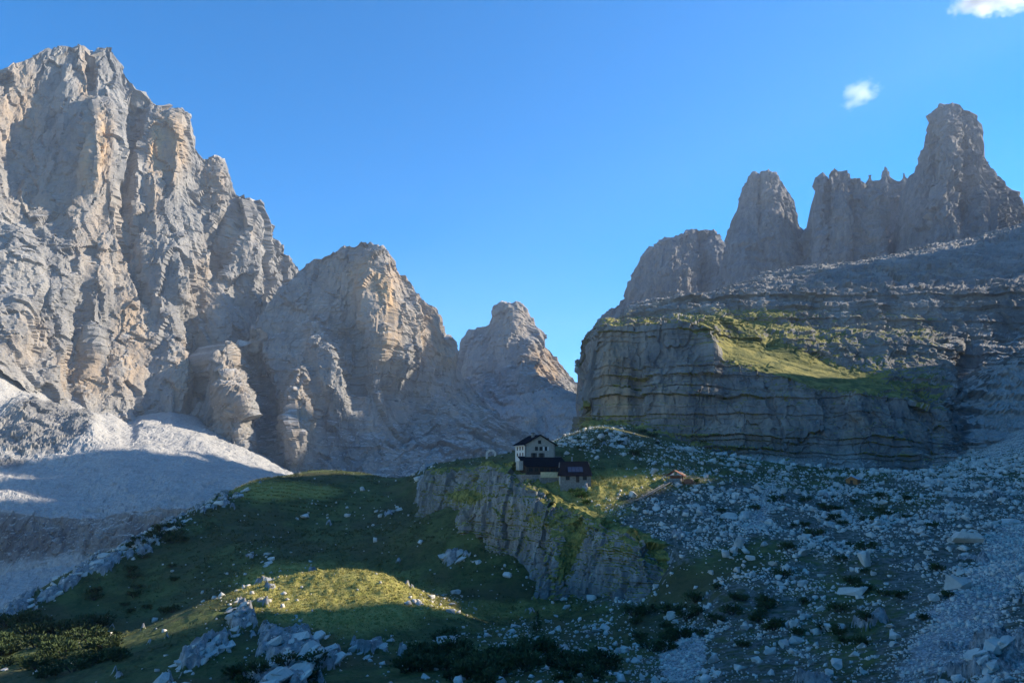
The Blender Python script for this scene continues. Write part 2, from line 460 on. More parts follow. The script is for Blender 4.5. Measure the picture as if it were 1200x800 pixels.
tower("split_tower", "limestone tower with vertical cracks right of the deep notch", 940, 1100, 170,
      [(930, 300, 1903), (946, 276, 1903), (952, 268, 1884), (955, 222, 1878), (959, 210, 1878), (964, 208, 1878), (968, 213, 1878), (971, 203, 1878), (976, 199, 1878), (985, 202, 1878), (996, 206, 1878), (1005, 209, 1878), (1013, 213, 1884),
       (1022, 224, 1891), (1028, 240, 1903), (1034, 262, 1915), (1050, 320, 1952), (1100, 420, 2000)],
      [(930, 440, 1647), (1000, 430, 1622), (1100, 410, 1622)], [130], 23.0,
      [(968, 240, 3, 50, -22), (985, 260, 12, 70, 18), (1003, 260, 4, 60, -22), (1024, 270, 6, 70, 30), (962, 260, 6, 60, 14)], 16, [(1022, 280, 8, 60, .5), (990, 260, 20, 40, .3)], 4)
tower("needle_ridge", "low ridge set with sharp rock needles beside the tallest tower", 985, 1130, 170,
      [(970, 300, 2098), (1000, 235, 2098), (1012, 215, 2098), (1019, 204, 2098), (1023, 211, 2098), (1029, 210, 2098), (1034, 201, 2098), (1038, 194, 2098), (1043, 205, 2098), (1050, 209, 2098), (1054, 211, 2098), (1059, 202, 2098), (1063, 208, 2098), (1072, 214, 2098), (1130, 240, 2098)],
      [(970, 420, 1891), (1130, 400, 1830)], [100], 29.0, None, 12, (), 1, back=(90, 200))
tower("tall_tower", "tallest round topped limestone tower on the right skyline", 1030, 1420, 320,
      [(1000, 400, 1903), (1040, 320, 1878), (1056, 250, 1854), (1066, 208, 1842), (1072, 192, 1836), (1078, 172, 1830), (1083, 154, 1830), (1088, 138, 1830), (1096, 128, 1830), (1106, 123, 1830), (1116, 122, 1830), (1128, 123, 1830), (1139, 129, 1830), (1148, 142, 1830), (1152, 160, 1830),
       (1153, 178, 1830), (1163, 192, 1830), (1176, 208, 1830), (1186, 224, 1830), (1197, 244, 1830), (1225, 258, 1780), (1255, 235, 1720), (1278, 90, 1640), (1285, 40, 1620), (1295, 75, 1590), (1305, -10, 1550), (1320, -20, 1500), (1330, 15, 1470), (1345, -50, 1430), (1362, 0, 1390), (1380, -40, 1350), (1420, -20, 1220)],  # crest beyond the frame edge added, raised and notched to shade the scree
      [(1000, 440, 1610), (1100, 400, 1561), (1200, 380, 1512), (1290, 370, 1400), (1420, 380, 1020)], [165], 31.0,
      [(1110, 190, 14, 60, 25), (1086, 220, 8, 70, -25, 8), (1135, 210, 10, 60, -20), (1160, 260, 16, 50, 22), (1100, 280, 24, 40, 20)], 18, [(1110, 170, 30, 40, .4)], 2.5)

# ------------------------------------------------------------------ right-hand tiers
def tiers():
    pxs = np.concatenate([np.linspace(676, 1240, 560), np.linspace(1245, 1500, 50)])
    r0 = [(640, 515, 760), (681, 515, 620), (690, 515, 500), (760, 540, 480), (850, 560, 455), (950, 570, 440), (1060, 575, 425), (1150, 575, 430), (1240, 575, 430), (1500, 575, 400)]
    r1 = [(640, 488, 795), (681, 488, 655), (690, 488, 535), (760, 500, 500), (850, 525, 470), (950, 540, 455), (1060, 552, 440), (1110, 550, 445), (1140, 535, 460), (1150, 545, 470), (1240, 545, 470), (1500, 540, 430)]
    r2 = [(640, 478, 805), (681, 512, 665), (686, 488, 595), (688, 478, 545), (692, 400, 550), (700, 388, 548), (735, 381, 530), (780, 379, 520), (820, 377, 512), (838, 385, 506), (850, 420, 502), (880, 430, 495), (920, 440, 488), (960, 455, 482), (1000, 462, 478), (1060, 465, 470), (1110, 480, 472), (1140, 500, 480), (1155, 520, 490), (1180, 515, 500), (1240, 500, 500), (1500, 480, 460)]
    # top of the lower tier's terrace / foot of the small step
    r3 = [(640, 398, 880), (681, 432, 740), (686, 408, 670), (690, 398, 620), (700, 386, 610), (735, 378, 590), (780, 376, 575), (820, 374, 565), (840, 379, 556), (860, 402, 545), (900, 415, 540), (950, 430, 535), (1000, 440, 530), (1060, 450, 520), (1110, 455, 525), (1140, 440, 540), (1160, 440, 560), (1240, 420, 580), (1500, 400, 520)]
    r4 = [(640, 397, 900), (681, 431, 760), (686, 407, 690), (690, 397, 640), (700, 385, 625), (735, 377, 600), (780, 375, 585), (820, 372.5, 580), (850, 375, 570), (885, 388, 560), (900, 405, 556), (930, 398, 560), (970, 392, 566), (1020, 388, 570), (1080, 395, 565), (1120, 405, 570), (1140, 415, 585), (1240, 395, 600), (1500, 370, 540)]
    r5 = [(640, 394, 980), (681, 428, 840), (686, 404, 770), (690, 394, 720), (700, 384, 700), (735, 376, 680), (780, 374, 660), (830, 371, 650), (880, 380, 640), (930, 383, 636), (970, 385, 632), (1020, 382, 630), (1080, 388, 622), (1140, 392, 615), (1240, 385, 620), (1500, 360, 560)]
    r6 = [(640, 393, 1030), (681, 427, 890), (686, 403, 820), (690, 393, 770), (715, 383, 760), (728, 374, 745), (735, 364, 735), (760, 358, 720), (800, 351, 700), (840, 346, 690), (880, 340, 680), (920, 338, 676), (970, 336, 672), (1020, 335, 668), (1080, 336, 660), (1140, 338, 650), (1240, 330, 650), (1500, 300, 590)]
    r7 = [(640, 392, 1060), (681, 426, 920), (686, 402, 850), (690, 392, 800), (715, 382, 790), (728, 372, 780), (735, 362, 775), (760, 355, 770), (800, 348, 765), (830, 345, 765), (860, 335, 770), (900, 322, 780), (950, 312, 785), (1000, 311, 790), (1050, 305, 790), (1100, 302, 790), (1140, 304, 780), (1240, 300, 770), (1500, 250, 700)]
    r8 = [(640, 391, 1110), (681, 425, 970), (686, 401, 900), (690, 391, 850), (715, 381, 840), (735, 361, 840), (760, 354, 850), (800, 347, 850), (830, 344, 860), (860, 333, 880), (900, 320, 900), (950, 310.5, 920), (1000, 309, 930), (1050, 298, 960), (1100, 286, 980), (1150, 276, 980), (1200, 262, 990), (1240, 250, 990), (1300, 190, 960), (1400, 90, 920), (1500, 40, 880)]  # unseen right end raised to throw shade on the upper slope
    V, vv = sheet([r0, r1, r2, r3, r4, r5, r6, r7, r8], pxs, [26, 150, 36, 50, 20, 70, 36, 36], (260, 120), 8)
    px0, py0 = PIX(V)
    ww = 1 - 0.75 * np.exp(-((vv - 3.0 / 8) / 0.05) ** 2)
    bm = [(745, 450, 8, 60, -6), (715, 440, 12, 60, 5), (800, 460, 30, 40, 4), (900, 480, 40, 30, 4), (1000, 480, 14, 30, 5), (1140, 470, 12, 60, -12), (1085, 500, 20, 40, -5), (960, 380, 12, 20, -3)]
    V2 = relief(V, 3.6, 21, 0.5, 3.4, 7.0, 41.0, bm, 0.22)
    calm = np.clip(1 - .8 * blobs(px0, py0, [(900, 417, 75, 15, 1, 15), (1000, 446, 70, 12, 1, 8)]), .2, 1)
    V2 = V + (V2 - V) * calm[..., None]
    px, py = PIX(V2)
    n2 = normals(V2); nzz = np.abs(n2[..., 2])
    grass = -0.6 + 1.2 * sstep(0.45, 0.8, nzz) * sstep(300, 380, py) * (1 - sstep(1100, 1150, px))
    grass += blobs(px, py, [(850, 383, 60, 10, .5), (900, 418, 80, 20, 1.3, 15), (1000, 445, 70, 14, .7, 10), (880, 372, 60, 12, .8), (760, 378, 50, 5, .4), (780, 520, 120, 22, .9, 18), (700, 505, 40, 12, .8), (960, 445, 30, 12, .6), (930, 405, 60, 20, .4), (1090, 455, 24, 10, .7), (830, 550, 100, 12, .3)])
    grass -= blobs(px, py, [(760, 530, 30, 10, 1.1, 20), (820, 545, 40, 8, .8)])
    sc = sstep(0.6, 0.8, nzz) * .55 * (.4 + .6 * sstep(330, 360, py)) + 1.2 * blobs(px, py, [(1190, 490, 40, 60, 1.0), (860, 545, 160, 14, .5), (1150, 545, 60, 20, .6)])
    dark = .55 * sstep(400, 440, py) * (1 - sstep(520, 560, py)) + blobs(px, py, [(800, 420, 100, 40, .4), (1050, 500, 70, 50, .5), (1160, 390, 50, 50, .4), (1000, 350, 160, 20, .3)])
    warm = blobs(px, py, [(720, 450, 26, 60, .55), (760, 470, 40, 20, .4), (1000, 480, 30, 30, .2), (860, 500, 60, 20, .2)])
    o = grid_mesh("tiered_cliff", V2, {"warm": np.clip(warm, 0, 1), "dark": np.clip(dark, 0, 1), "scree": np.clip(sc, 0, 1), "grass": grass}, M_TIER)
    return struct(o, "layered limestone cliff in tiers with grassy ledges at the right", "cliff")
tiers()

# ------------------------------------------------------------------ left scree apron and short cliff band
def scree_apron():
    pxs = np.concatenate([np.linspace(-400, -25, 50), np.linspace(-20, 520, 360)])
    r0 = [(-400, 900, 520), (0, 790, 640), (100, 740, 680), (230, 720, 720), (350, 700, 800), (520, 680, 900)]
    r1 = [(-400, 760, 640), (0, 668, 790), (60, 664, 800), (130, 660, 815), (230, 668, 830), (350, 650, 900), (520, 640, 1000)]
    r2 = [(-400, 660, 665), (0, 598, 812), (60, 604, 822), (130, 600, 836), (230, 588, 852), (300, 583, 890), (350, 590, 930), (520, 600, 1050)]
    r3 = [(-400, 580, 800), (0, 548, 960), (60, 545, 980), (150, 540, 1000), (230, 545, 1030), (300, 558, 1060), (350, 570, 1090), (520, 585, 1150)]
    r4 = [(-400, 520, 900), (0, 492, 1080), (60, 497, 1110), (110, 500, 1130), (170, 505, 1170), (230, 515, 1200), (300, 540, 1240), (350, 557, 1280), (520, 575, 1300)]
    r5 = [(-400, 440, 1080), (-100, 412, 1035), (0, 422, 1170), (20, 437, 1197), (60, 468, 1251), (150, 488, 1372), (200, 478, 1440), (230, 485, 1480), (300, 520, 1575), (345, 545, 1636), (430, 562, 1750), (520, 565, 1600)]
    V, vv = sheet([r0, r1, r2, r3, r4, r5], pxs, [44, 60, 50, 50, 76], None)
    px, py = PIX(V)
    band = np.exp(-((vv - 0.32) / 0.09) ** 2)[:, None]
    V2 = V.copy()
    A = relief(V, 7, 22, 1.4, 1.6, 7, 51, None, 0.16) - V
    hump = blobs(px, py, [(60, 500, 58, 26, .7, 10), (0, 525, 50, 24, .5), (150, 575, 150, 12, .25)])
    V2 += A * (0.10 + 0.9 * np.maximum(band, hump))[..., None]
    # low rock hump and ribs in the scree
    V2[..., 2] += blobs(px, py, [(60, 497, 55, 24, 12, 12), (100, 505, 16, 16, 9), (150, 500, 10, 20, -6), (30, 480, 20, 14, 8)]) + fbm(V, 90, 4, .5, off=60) * 6 + fbm(V, 14, 4, .55, off=61) * .8 + facets(V, 7, 1, 63) * .7 + facets(V, 18, 1, 64) * 1.1 + fbm(np.stack([V[..., 0] * 1.0 + V[..., 1] * .3, V[..., 1] * .15, 0 * V[..., 2]], -1), 30, 3, .6, off=62) * 1.2
    nzz = np.abs(normals(V2)[..., 2])
    sc = 0.95 - 1.0 * band * (1 - sstep(.6, .8, nzz)) - blobs(px, py, [(60, 500, 55, 28, .75), (0, 520, 40, 30, .4)]) - .25 * blobs(px, py, [(150, 560, 150, 30, 1)])
    o = grid_mesh("scree_slope", V2, {"warm": px * 0, "dark": np.clip(band * 1.0 + hump * .6, 0, 1), "scree": np.clip(sc, 0, 1), "grass": px * 0 - 1}, M_MASSIF)
    return struct(o, "pale scree slope with a short cliff band below the left massif", "scree slope")
scree_apron()

# ------------------------------------------------------------------ near terrain: hollow, hut shelf, rubble slope, left spur
def tps(pts, t, q):
    """thin plate spline through (t, q, z) control points"""
    pts = np.array(pts); n = len(pts)
    def U(r2):
        return np.where(r2 > 1e-12, r2 * np.log(np.maximum(r2, 1e-12)), 0)
    d2 = (pts[:, None, 0] - pts[None, :, 0]) ** 2 + (pts[:, None, 1] - pts[None, :, 1]) ** 2
    A = np.zeros((n + 3, n + 3)); A[:n, :n] = U(d2) + np.eye(n) * 2e-4
    A[:n, n] = 1; A[:n, n + 1:] = pts[:, :2]; A[n, :n] = 1; A[n + 1:, :n] = pts[:, :2].T
    w = np.linalg.solve(A, np.concatenate([pts[:, 2], [0, 0, 0]]))
    out = np.full(t.shape, w[n]) + w[n + 1] * t + w[n + 2] * q
    for i in range(n):
        r2 = ((t - pts[i, 0]) ** 2 + (q - pts[i, 1]) ** 2)
        out += w[i] * U(r2)
    return out

QS = 0.8
def ctl(lst):
    out = []
    for c in lst:
        if len(c) == 3:                       # pixel x, pixel y, distance
            p = P(*c)
        else:                                 # tan azimuth, distance, height
            p = np.array([c[0] * c[1], c[1], c[2]])
        d = p[1]
        out.append((p[0] / d, math.log(d) * QS, p[2] / d))     # slope angle instead of height: stays tame
    return out

COMMON = [(0.0, 4, -2.4, 0), (0.0, 12, -4.4, 0), (1.2, 8, -2.0, 0), (-1.2, 8, -4.2, 0), (0.0, 30, -9.5, 0), (0, 70, -20.0, 0), (0, 2, -2.0, 0), (3, 2, 0, 0), (-3, 2, -4, 0)]
LOW = ctl(COMMON + [(600, 800, 120), (450, 800, 125), (300, 800, 135), (200, 800, 138), (80, 800, 150), (0, 800, 160), (-100, 800, 174),
           (600, 760, 160), (600, 742, 182), (560, 725, 205), (560, 712, 222), (650, 706, 228), (690, 698, 225), (735, 694, 214), (740, 715, 198),
           (480, 746, 170), (400, 748, 165), (330, 745, 168), (285, 720, 180), (400, 725, 180), (400, 700, 195), (330, 702, 195), (330, 678, 210), (400, 667, 212), (450, 672, 214),
           (500, 697, 214), (540, 708, 214), (296, 692, 200), (-0.225, 240, -32, 0), (-0.3, 240, -32.5, 0), (-0.14, 240, -34.5, 0),
           (400, 655, 275), (300, 655, 270), (220, 700, 245), (150, 740, 225), (60, 760, 198), (-60, 790, 190),
           (500, 658, 262), (560, 618, 266), (560, 670, 246), (580, 634, 258), (600, 648, 250), (600, 690, 236), (620, 668, 246), (640, 685, 240), (515, 598, 297), (535, 608, 280), (500, 606, 315), (530, 650, 258), (450, 610, 325), (400, 610, 330), (300, 612, 320), (230, 640, 290), (150, 680, 265), (80, 712, 250),
           (500, 556, 390), (450, 553, 415), (400, 553, 420), (360, 553, 420), (330, 560, 400), (290, 568, 385), (250, 586, 355), (200, 610, 325), (130, 646, 290), (70, 681, 265), (0, 718, 245), (-60, 752, 235), (-150, 805, 225),
           (-0.16, 520, -25, 0), (-0.3, 510, -45, 0), (-0.39, 450, -55, 0), (-0.52, 370, -80, 0), (-0.67, 320, -95, 0), (-0.84, 290, -115, 0), (-0.1, 520, -15, 0),
           (-0.22, 720, -170, 0), (-0.55, 720, -230, 0), (-0.67, 500, -180, 0), (-0.9, 500, -220, 0), (-0.1, 720, -90, 0), (0.1, 720, -40, 0),
           (-1.3, 60, -28, 0), (-1.3, 150, -70, 0), (-1.3, 300, -160, 0), (-3, 60, -60, 0), (-3, 150, -130, 0), (0.6, 300, -25, 0), (0.6, 120, -30, 0)])
UPP = ctl(COMMON + [(600, 553, 262), (640, 558, 257), (660, 563, 257), (700, 562, 257), (760, 561, 258), (800, 563, 260), (850, 565, 265), (900, 566, 272), (1000, 567, 290), (1100, 563, 300), (1200, 557, 305), (1300, 551, 310),
           (570, 551, 285), (540, 554, 310), (510, 552, 340), (560, 541, 310), (600, 537, 330), (490, 549, 380),
           (640, 532, 340), (700, 517, 390), (760, 520, 420), (850, 535, 420), (900, 544, 400), (1000, 552, 390), (1100, 552, 400), (1200, 520, 440), (1150, 535, 430),
           (690, 500, 470), (760, 512, 470), (660, 512, 470), (900, 545, 440), (1050, 560, 420), (620, 530, 420), (560, 548, 420), (0.0, 560, -10, 0), (-0.1, 560, -60, 0), (0.1, 620, 40, 0), (0.4, 600, 20, 0), (0.7, 600, 60, 0), (-0.2, 700, -170, 0),
           (760, 600, 236), (700, 592, 243), (650, 590, 248), (600, 575, 256), (560, 568, 275), (530, 562, 300), (850, 620, 220), (950, 620, 220), (1050, 620, 215), (1150, 620, 205), (1250, 620, 200),
           (760, 640, 210), (700, 618, 232), (850, 680, 180), (950, 680, 175), (1050, 680, 165), (1150, 680, 150), (1250, 680, 140),
           (760, 720, 182), (850, 740, 150), (950, 740, 140), (1050, 740, 125), (1150, 740, 110), (1250, 740, 100),
           (720, 780, 140), (800, 800, 120), (900, 800, 110), (1000, 800, 100), (1100, 800, 88), (1200, 800, 75), (1300, 800, 70), (600, 800, 120),
           (1.2, 60, 2, 0), (1.2, 150, 20, 0), (1.2, 300, 70, 0), (3, 60, 30, 0), (3, 150, 80, 0), (-0.5, 150, -35, 0)])

# plan line of the cliff under the hut: tan azimuth, distance, half-width of the step
CL = np.array([(-0.20, 620, 60), (-0.145, 430, 30), (-0.12, 345, 8), (-0.085, 300, 3), (-0.045, 268, 2), (0.0, 250, 2), (0.045, 240, 2), (0.075, 232, 2.5), (0.11, 222, 3), (0.155, 206, 5), (0.185, 185, 14), (0.17, 150, 30), (0.12, 110, 30), (0.05, 60, 25), (0.0, 10, 10)])
CLP = np.stack([CL[:, 0] * CL[:, 1], CL[:, 1]], 1)

def cliff_mask(X, Y, wob=0.0):
    best = np.full(X.shape, 1e9); sd = np.zeros(X.shape); hw = np.ones(X.shape)
    for i in range(len(CLP) - 1):
        a, b = CLP[i], CLP[i + 1]
        ab = b - a; L2 = (ab ** 2).sum()
        t = np.clip(((X - a[0]) * ab[0] + (Y - a[1]) * ab[1]) / L2, 0, 1)
        dx = X - a[0] - t * ab[0]; dy = Y - a[1] - t * ab[1]
        d = dx * dx + dy * dy
        side = np.sign(ab[0] * (Y - a[1]) - ab[1] * (X - a[0]))
        m = d < best
        best = np.where(m, d, best); sd = np.where(m, side * np.sqrt(d), sd); hw = np.where(m, CL[i, 2] * (1 - t) + CL[i + 1, 2] * t, hw)
    return sstep(-1, 1, (sd + wob - 6.5 * sstep(14, 4, hw)) / hw), sd

def terrain_z(T, D, detail=True):
    q = np.log(D) * QS
    X = T * D
    zl = tps(LOW, T, q) * D; zu = tps(UPP, T, q) * D
    p0 = np.stack([X, D, 0 * X], -1)
    m, sd = cliff_mask(X, D, fbm(p0, 14, 3, off=70) * 2.2)
    return zl * (1 - m) + zu * m, m, sd

def colgrid():
    t = np.concatenate([np.linspace(-3, -0.75, 40)[:-1], np.linspace(-0.75, 0.75, 840), np.linspace(0.75, 3, 40)[1:]])
    d = np.concatenate([np.geomspace(2, 70, 40)[:-1], np.geomspace(70, 320, 300), np.geomspace(320, 760, 75)[1:]])
    return t, d
TT, DD = colgrid()
TG, DG = np.meshgrid(TT, DD)
# evaluate the smooth part on a coarser grid, then interpolate (fast)
def coarse_eval():
    tc = np.concatenate([np.linspace(-3, -0.8, 20)[:-1], np.linspace(-0.8, 0.8, 260), np.linspace(0.8, 3, 20)[1:]])
    dc = np.geomspace(2, 760, 260)
    a, b = np.meshgrid(tc, dc)
    q = np.log(b) * QS
    zl = tps(LOW, a, q); zu = tps(UPP, a, q)
    def up(z):
        z1 = np.stack([np.interp(TT, tc, r) for r in z])
        return np.stack([np.interp(np.log(DD), np.log(dc), z1[:, k]) for k in range(len(TT))], 1)
    return up(zl) * DG, up(zu) * DG
ZL, ZU = coarse_eval()
XG = TG * DG
_p0 = np.stack([XG, DG, 0 * XG], -1)
MASK, SD = cliff_mask(XG, DG, fbm(_p0, 14, 3, off=70) * 2.2)
ZG = ZL * (1 - MASK) + ZU * MASK
VG = np.stack([XG, DG, ZG], -1)
PXG, PYG = PIX(VG)

# zone masks, baked to the terrain where the things stand
def zones(px, py, D):
    rub = sstep(640, 800, px) * sstep(540, 600, py) * 0.85
    rub += blobs(px, py, [(800, 600, 90, 40, .4), (1000, 600, 160, 40, .35), (700, 745, 70, 30, .2), (640, 760, 80, 40, .2), (1120, 700, 60, 110, .4, 40), (820, 545, 130, 25, .35), (1150, 540, 120, 40, .6), (690, 510, 50, 18, .5), (600, 668, 30, 9, .35, 50), (690, 704, 60, 7, .35)])
    rub -= blobs(px, py, [(860, 655, 60, 20, .5, -15), (1050, 590, 60, 14, .5, -5), (700, 565, 60, 10, .6), (760, 745, 50, 25, .4), (1010, 730, 60, 60, .3), (800, 690, 40, 18, .5, -12)])
    rock = blobs(px, py, [(330, 780, 40, 50, .8, 30), (250, 760, 40, 14, .7, -40), (280, 720, 20, 30, .6, -30), (360, 770, 40, 30, .8, -20), (210, 785, 40, 12, .8, -40), (200, 620, 60, 10, .7, -35), (120, 660, 60, 10, .8, -32), (40, 705, 60, 10, .8, -32), (265, 585, 40, 8, .6, -20),
                          (540, 655, 25, 10, .8), (400, 600, 30, 6, .4), (460, 600, 20, 6, .4), (300, 650, 14, 12, .5), (310, 700, 24, 14, .5, -40), (1180, 770, 60, 30, .7, -30), (420, 765, 40, 12, .5, -25), (460, 775, 30, 14, .5), (500, 560, 14, 16, .7), (360, 590, 20, 5, .5), (720, 520, 20, 6, .4)])
    white = blobs(px, py, [(800, 770, 26, 34, 1.3), (1130, 720, 30, 130, .9, 42), (1180, 640, 30, 40, .7, 40), (890, 600, 16, 50, .7, 35), (820, 600, 30, 14, .4), (1175, 770, 50, 40, .8, -30), (1170, 490, 50, 50, 1.0)])
    dry = blobs(px, py, [(400, 705, 120, 40, .9), (330, 680, 50, 20, .5), (600, 715, 100, 14, .5), (740, 562, 110, 14, .8), (330, 575, 70, 12, .8), (690, 580, 40, 20, .8), (720, 600, 40, 12, .6), (1050, 590, 60, 12, .3), (300, 640, 200, 60, .15)])  # dry turf, with sunlit yellow painted in where the sun patches lie
    return rub, rock, white, dry

def near_terrain():
    V = VG.copy()
    rub, rock, white, dry = zones(PXG, PYG, DG)
    k = sstep(0, 60, DG)
    V[..., 2] += k * (fbm(_p0, 22, 3, .5, off=80) * 1.0 * (0.6 + rub * .6) + fbm(_p0, 5, 4, .55, off=81) * 0.35)
    # broken slabs where rock shows
    rk = sstep(0.5, 0.72, rock * .75 + fbm(np.stack([XG * .8 + DG * .6, (DG * .35 - XG * .5) * .8, 0 * XG], -1), 7, 4, .62, off=82) * .62)
    V[..., 2] += rk * k * (0.7 + 1.1 * fbm(np.stack([XG * .8 + DG * .6, DG * .35 - XG * .5, ZG], -1), 5, 4, .6, off=83, ridged=True))
    # tussocks on the lit knoll
    V[..., 2] += k * sstep(.2, .7, dry) * (1 - rk) * np.maximum(0, fbm(_p0, 3.0, 3, .6, off=84)) * 0.8
    nrm = normals(V); steep = 1 - sstep(.45, .75, np.abs(nrm[..., 2]))
    o = grid_mesh("hillside", V, {"rub": np.clip(rub, 0, 1), "rock": np.clip(np.maximum(rk, steep), 0, 1), "white": np.clip(white, 0, 1), "dry": np.clip(dry, 0, 1)}, M_HILL, True)
    struct(o, "grass and rubble hillside with a hollow below the hut", "hillside")
    return V

def hill_material():
    b = NB("alpine_turf", 0.95)
    n1 = b.noise(9, 6, .65); n2 = b.noise(1.6, 6, .7); n3 = b.noise(0.5, 4, .7); n4 = b.noise(28, 5, .6)
    g = b.mix(b.ramp(n1, .38, .62), (0.040, 0.058, 0.016), (0.096, 0.118, 0.034))
    g = b.mix(b.math('MULTIPLY', b.ramp(n2, .45, .7), .6), g, (0.135, 0.128, 0.046))
    g = b.mix(b.math('MULTIPLY', b.ramp(n4, .42, .6), .7), g, (0.082, 0.070, 0.030))
    g = b.mix(b.math('MULTIPLY', b.ramp(b.noise(4.5, 6, .72, 3.0, .6), .5, .68), .6), g, (0.026, 0.036, 0.012))
    dry_lit_col = b.mix(b.ramp(n2, .35, .7), (0.22, 0.215, 0.05), (0.37, 0.31, 0.10))  # bright yellow holds painted sunlight as well as dry grass colour
    dm = b.ramp(b.math('ADD', b.attr("dry"), b.math('MULTIPLY', b.math('SUBTRACT', n1, .5), .9)), .25, .85)
    g = b.mix(dm, g, dry_lit_col)
    g = b.mix(b.math('MULTIPLY', b.ramp(n3, .55, .75), .4), g, (0.03, 0.035, 0.014))
    r = b.mix(b.ramp(n2, .35, .65), (0.17, 0.17, 0.165), (0.36, 0.355, 0.34))
    r = b.mix(b.math('MULTIPLY', b.ramp(b.noise(3, 5, .7, .3), .5, .7), .7), r, (0.13, 0.13, 0.13))
    soil = b.mix(b.ramp(n2, .4, .6), (0.06, 0.062, 0.05), (0.19, 0.188, 0.178))
    sc = b.mix(b.ramp(n3, .35, .65), (0.15, 0.15, 0.148), (0.42, 0.41, 0.395))
    rm = b.ramp(b.math('ADD', b.attr("rub"), b.math('MULTIPLY', b.math('SUBTRACT', b.noise(3.5, 6, .72), .5), 2.2)), .55, .95)
    c = b.mix(b.math('MULTIPLY', rm, .75), g, soil)
    km = b.ramp(b.math('ADD', b.attr("rock"), b.math('MULTIPLY', b.math('SUBTRACT', n2, .5), 1.2)), .45, .6)
    c = b.mix(km, c, r)
    wm = b.ramp(b.math('ADD', b.attr("white"), b.math('MULTIPLY', b.math('SUBTRACT', b.noise(5, 6, .7), .5), 2.4)), .45, .75)
    c = b.mix(wm, c, sc)
    b.col(c)
    b.bump(b.math('ADD', b.math('MULTIPLY', n2, .6), b.math('MULTIPLY', n3, .4)), 1.0, 0.9)
    return b.m
M_HILL = hill_material()
VT = near_terrain()

def ground_at(x, y):
    """height of the near terrain at plan points"""
    x = np.atleast_1d(np.asarray(x, float)); y = np.atleast_1d(np.asarray(y, float))
    fi = np.interp(x / y, TT, np.arange(len(TT))); fj = np.interp(np.log(y), np.log(DD), np.arange(len(DD)))
    i = np.clip(fi.astype(int), 0, len(TT) - 2); j = np.clip(fj.astype(int), 0, len(DD) - 2)
    u = fi - i; v = fj - j
    Z = VT[..., 2]
    return (Z[j, i] * (1 - u) + Z[j, i + 1] * u) * (1 - v) + (Z[j + 1, i] * (1 - u) + Z[j + 1, i + 1] * u) * v

# first surface seen along each terrain column: pixel -> plan point on the ground
_PX, _PY = PIX(VT)
def hit(px, py):
    """where the ray through a photo pixel first meets the near terrain"""
    X = (px - 600) / F; Y = (400 - py) / F
    dy = CP - Y * SP; dz = SP + Y * CP
    t = X / dy; s = dz / dy
    fi = np.interp(t, TT, np.arange(len(TT))); i = int(min(fi, len(TT) - 2)); u = fi - i
    z = VT[:, i, 2] * (1 - u) + VT[:, i + 1, 2] * u
    below = np.nonzero((z / DD >= s) & (DD > 40))[0]
    if len(below) == 0: return None
    j = below[0]
    d = DD[j]
    if j > 0:
        e0 = z[j - 1] / DD[j - 1] - s; e1 = z[j] / DD[j] - s
        d = DD[j - 1] + (DD[j] - DD[j - 1]) * (-e0) / (e1 - e0 + 1e-9)
    return Vector((t * d, d, float(np.interp(d, DD, z))))

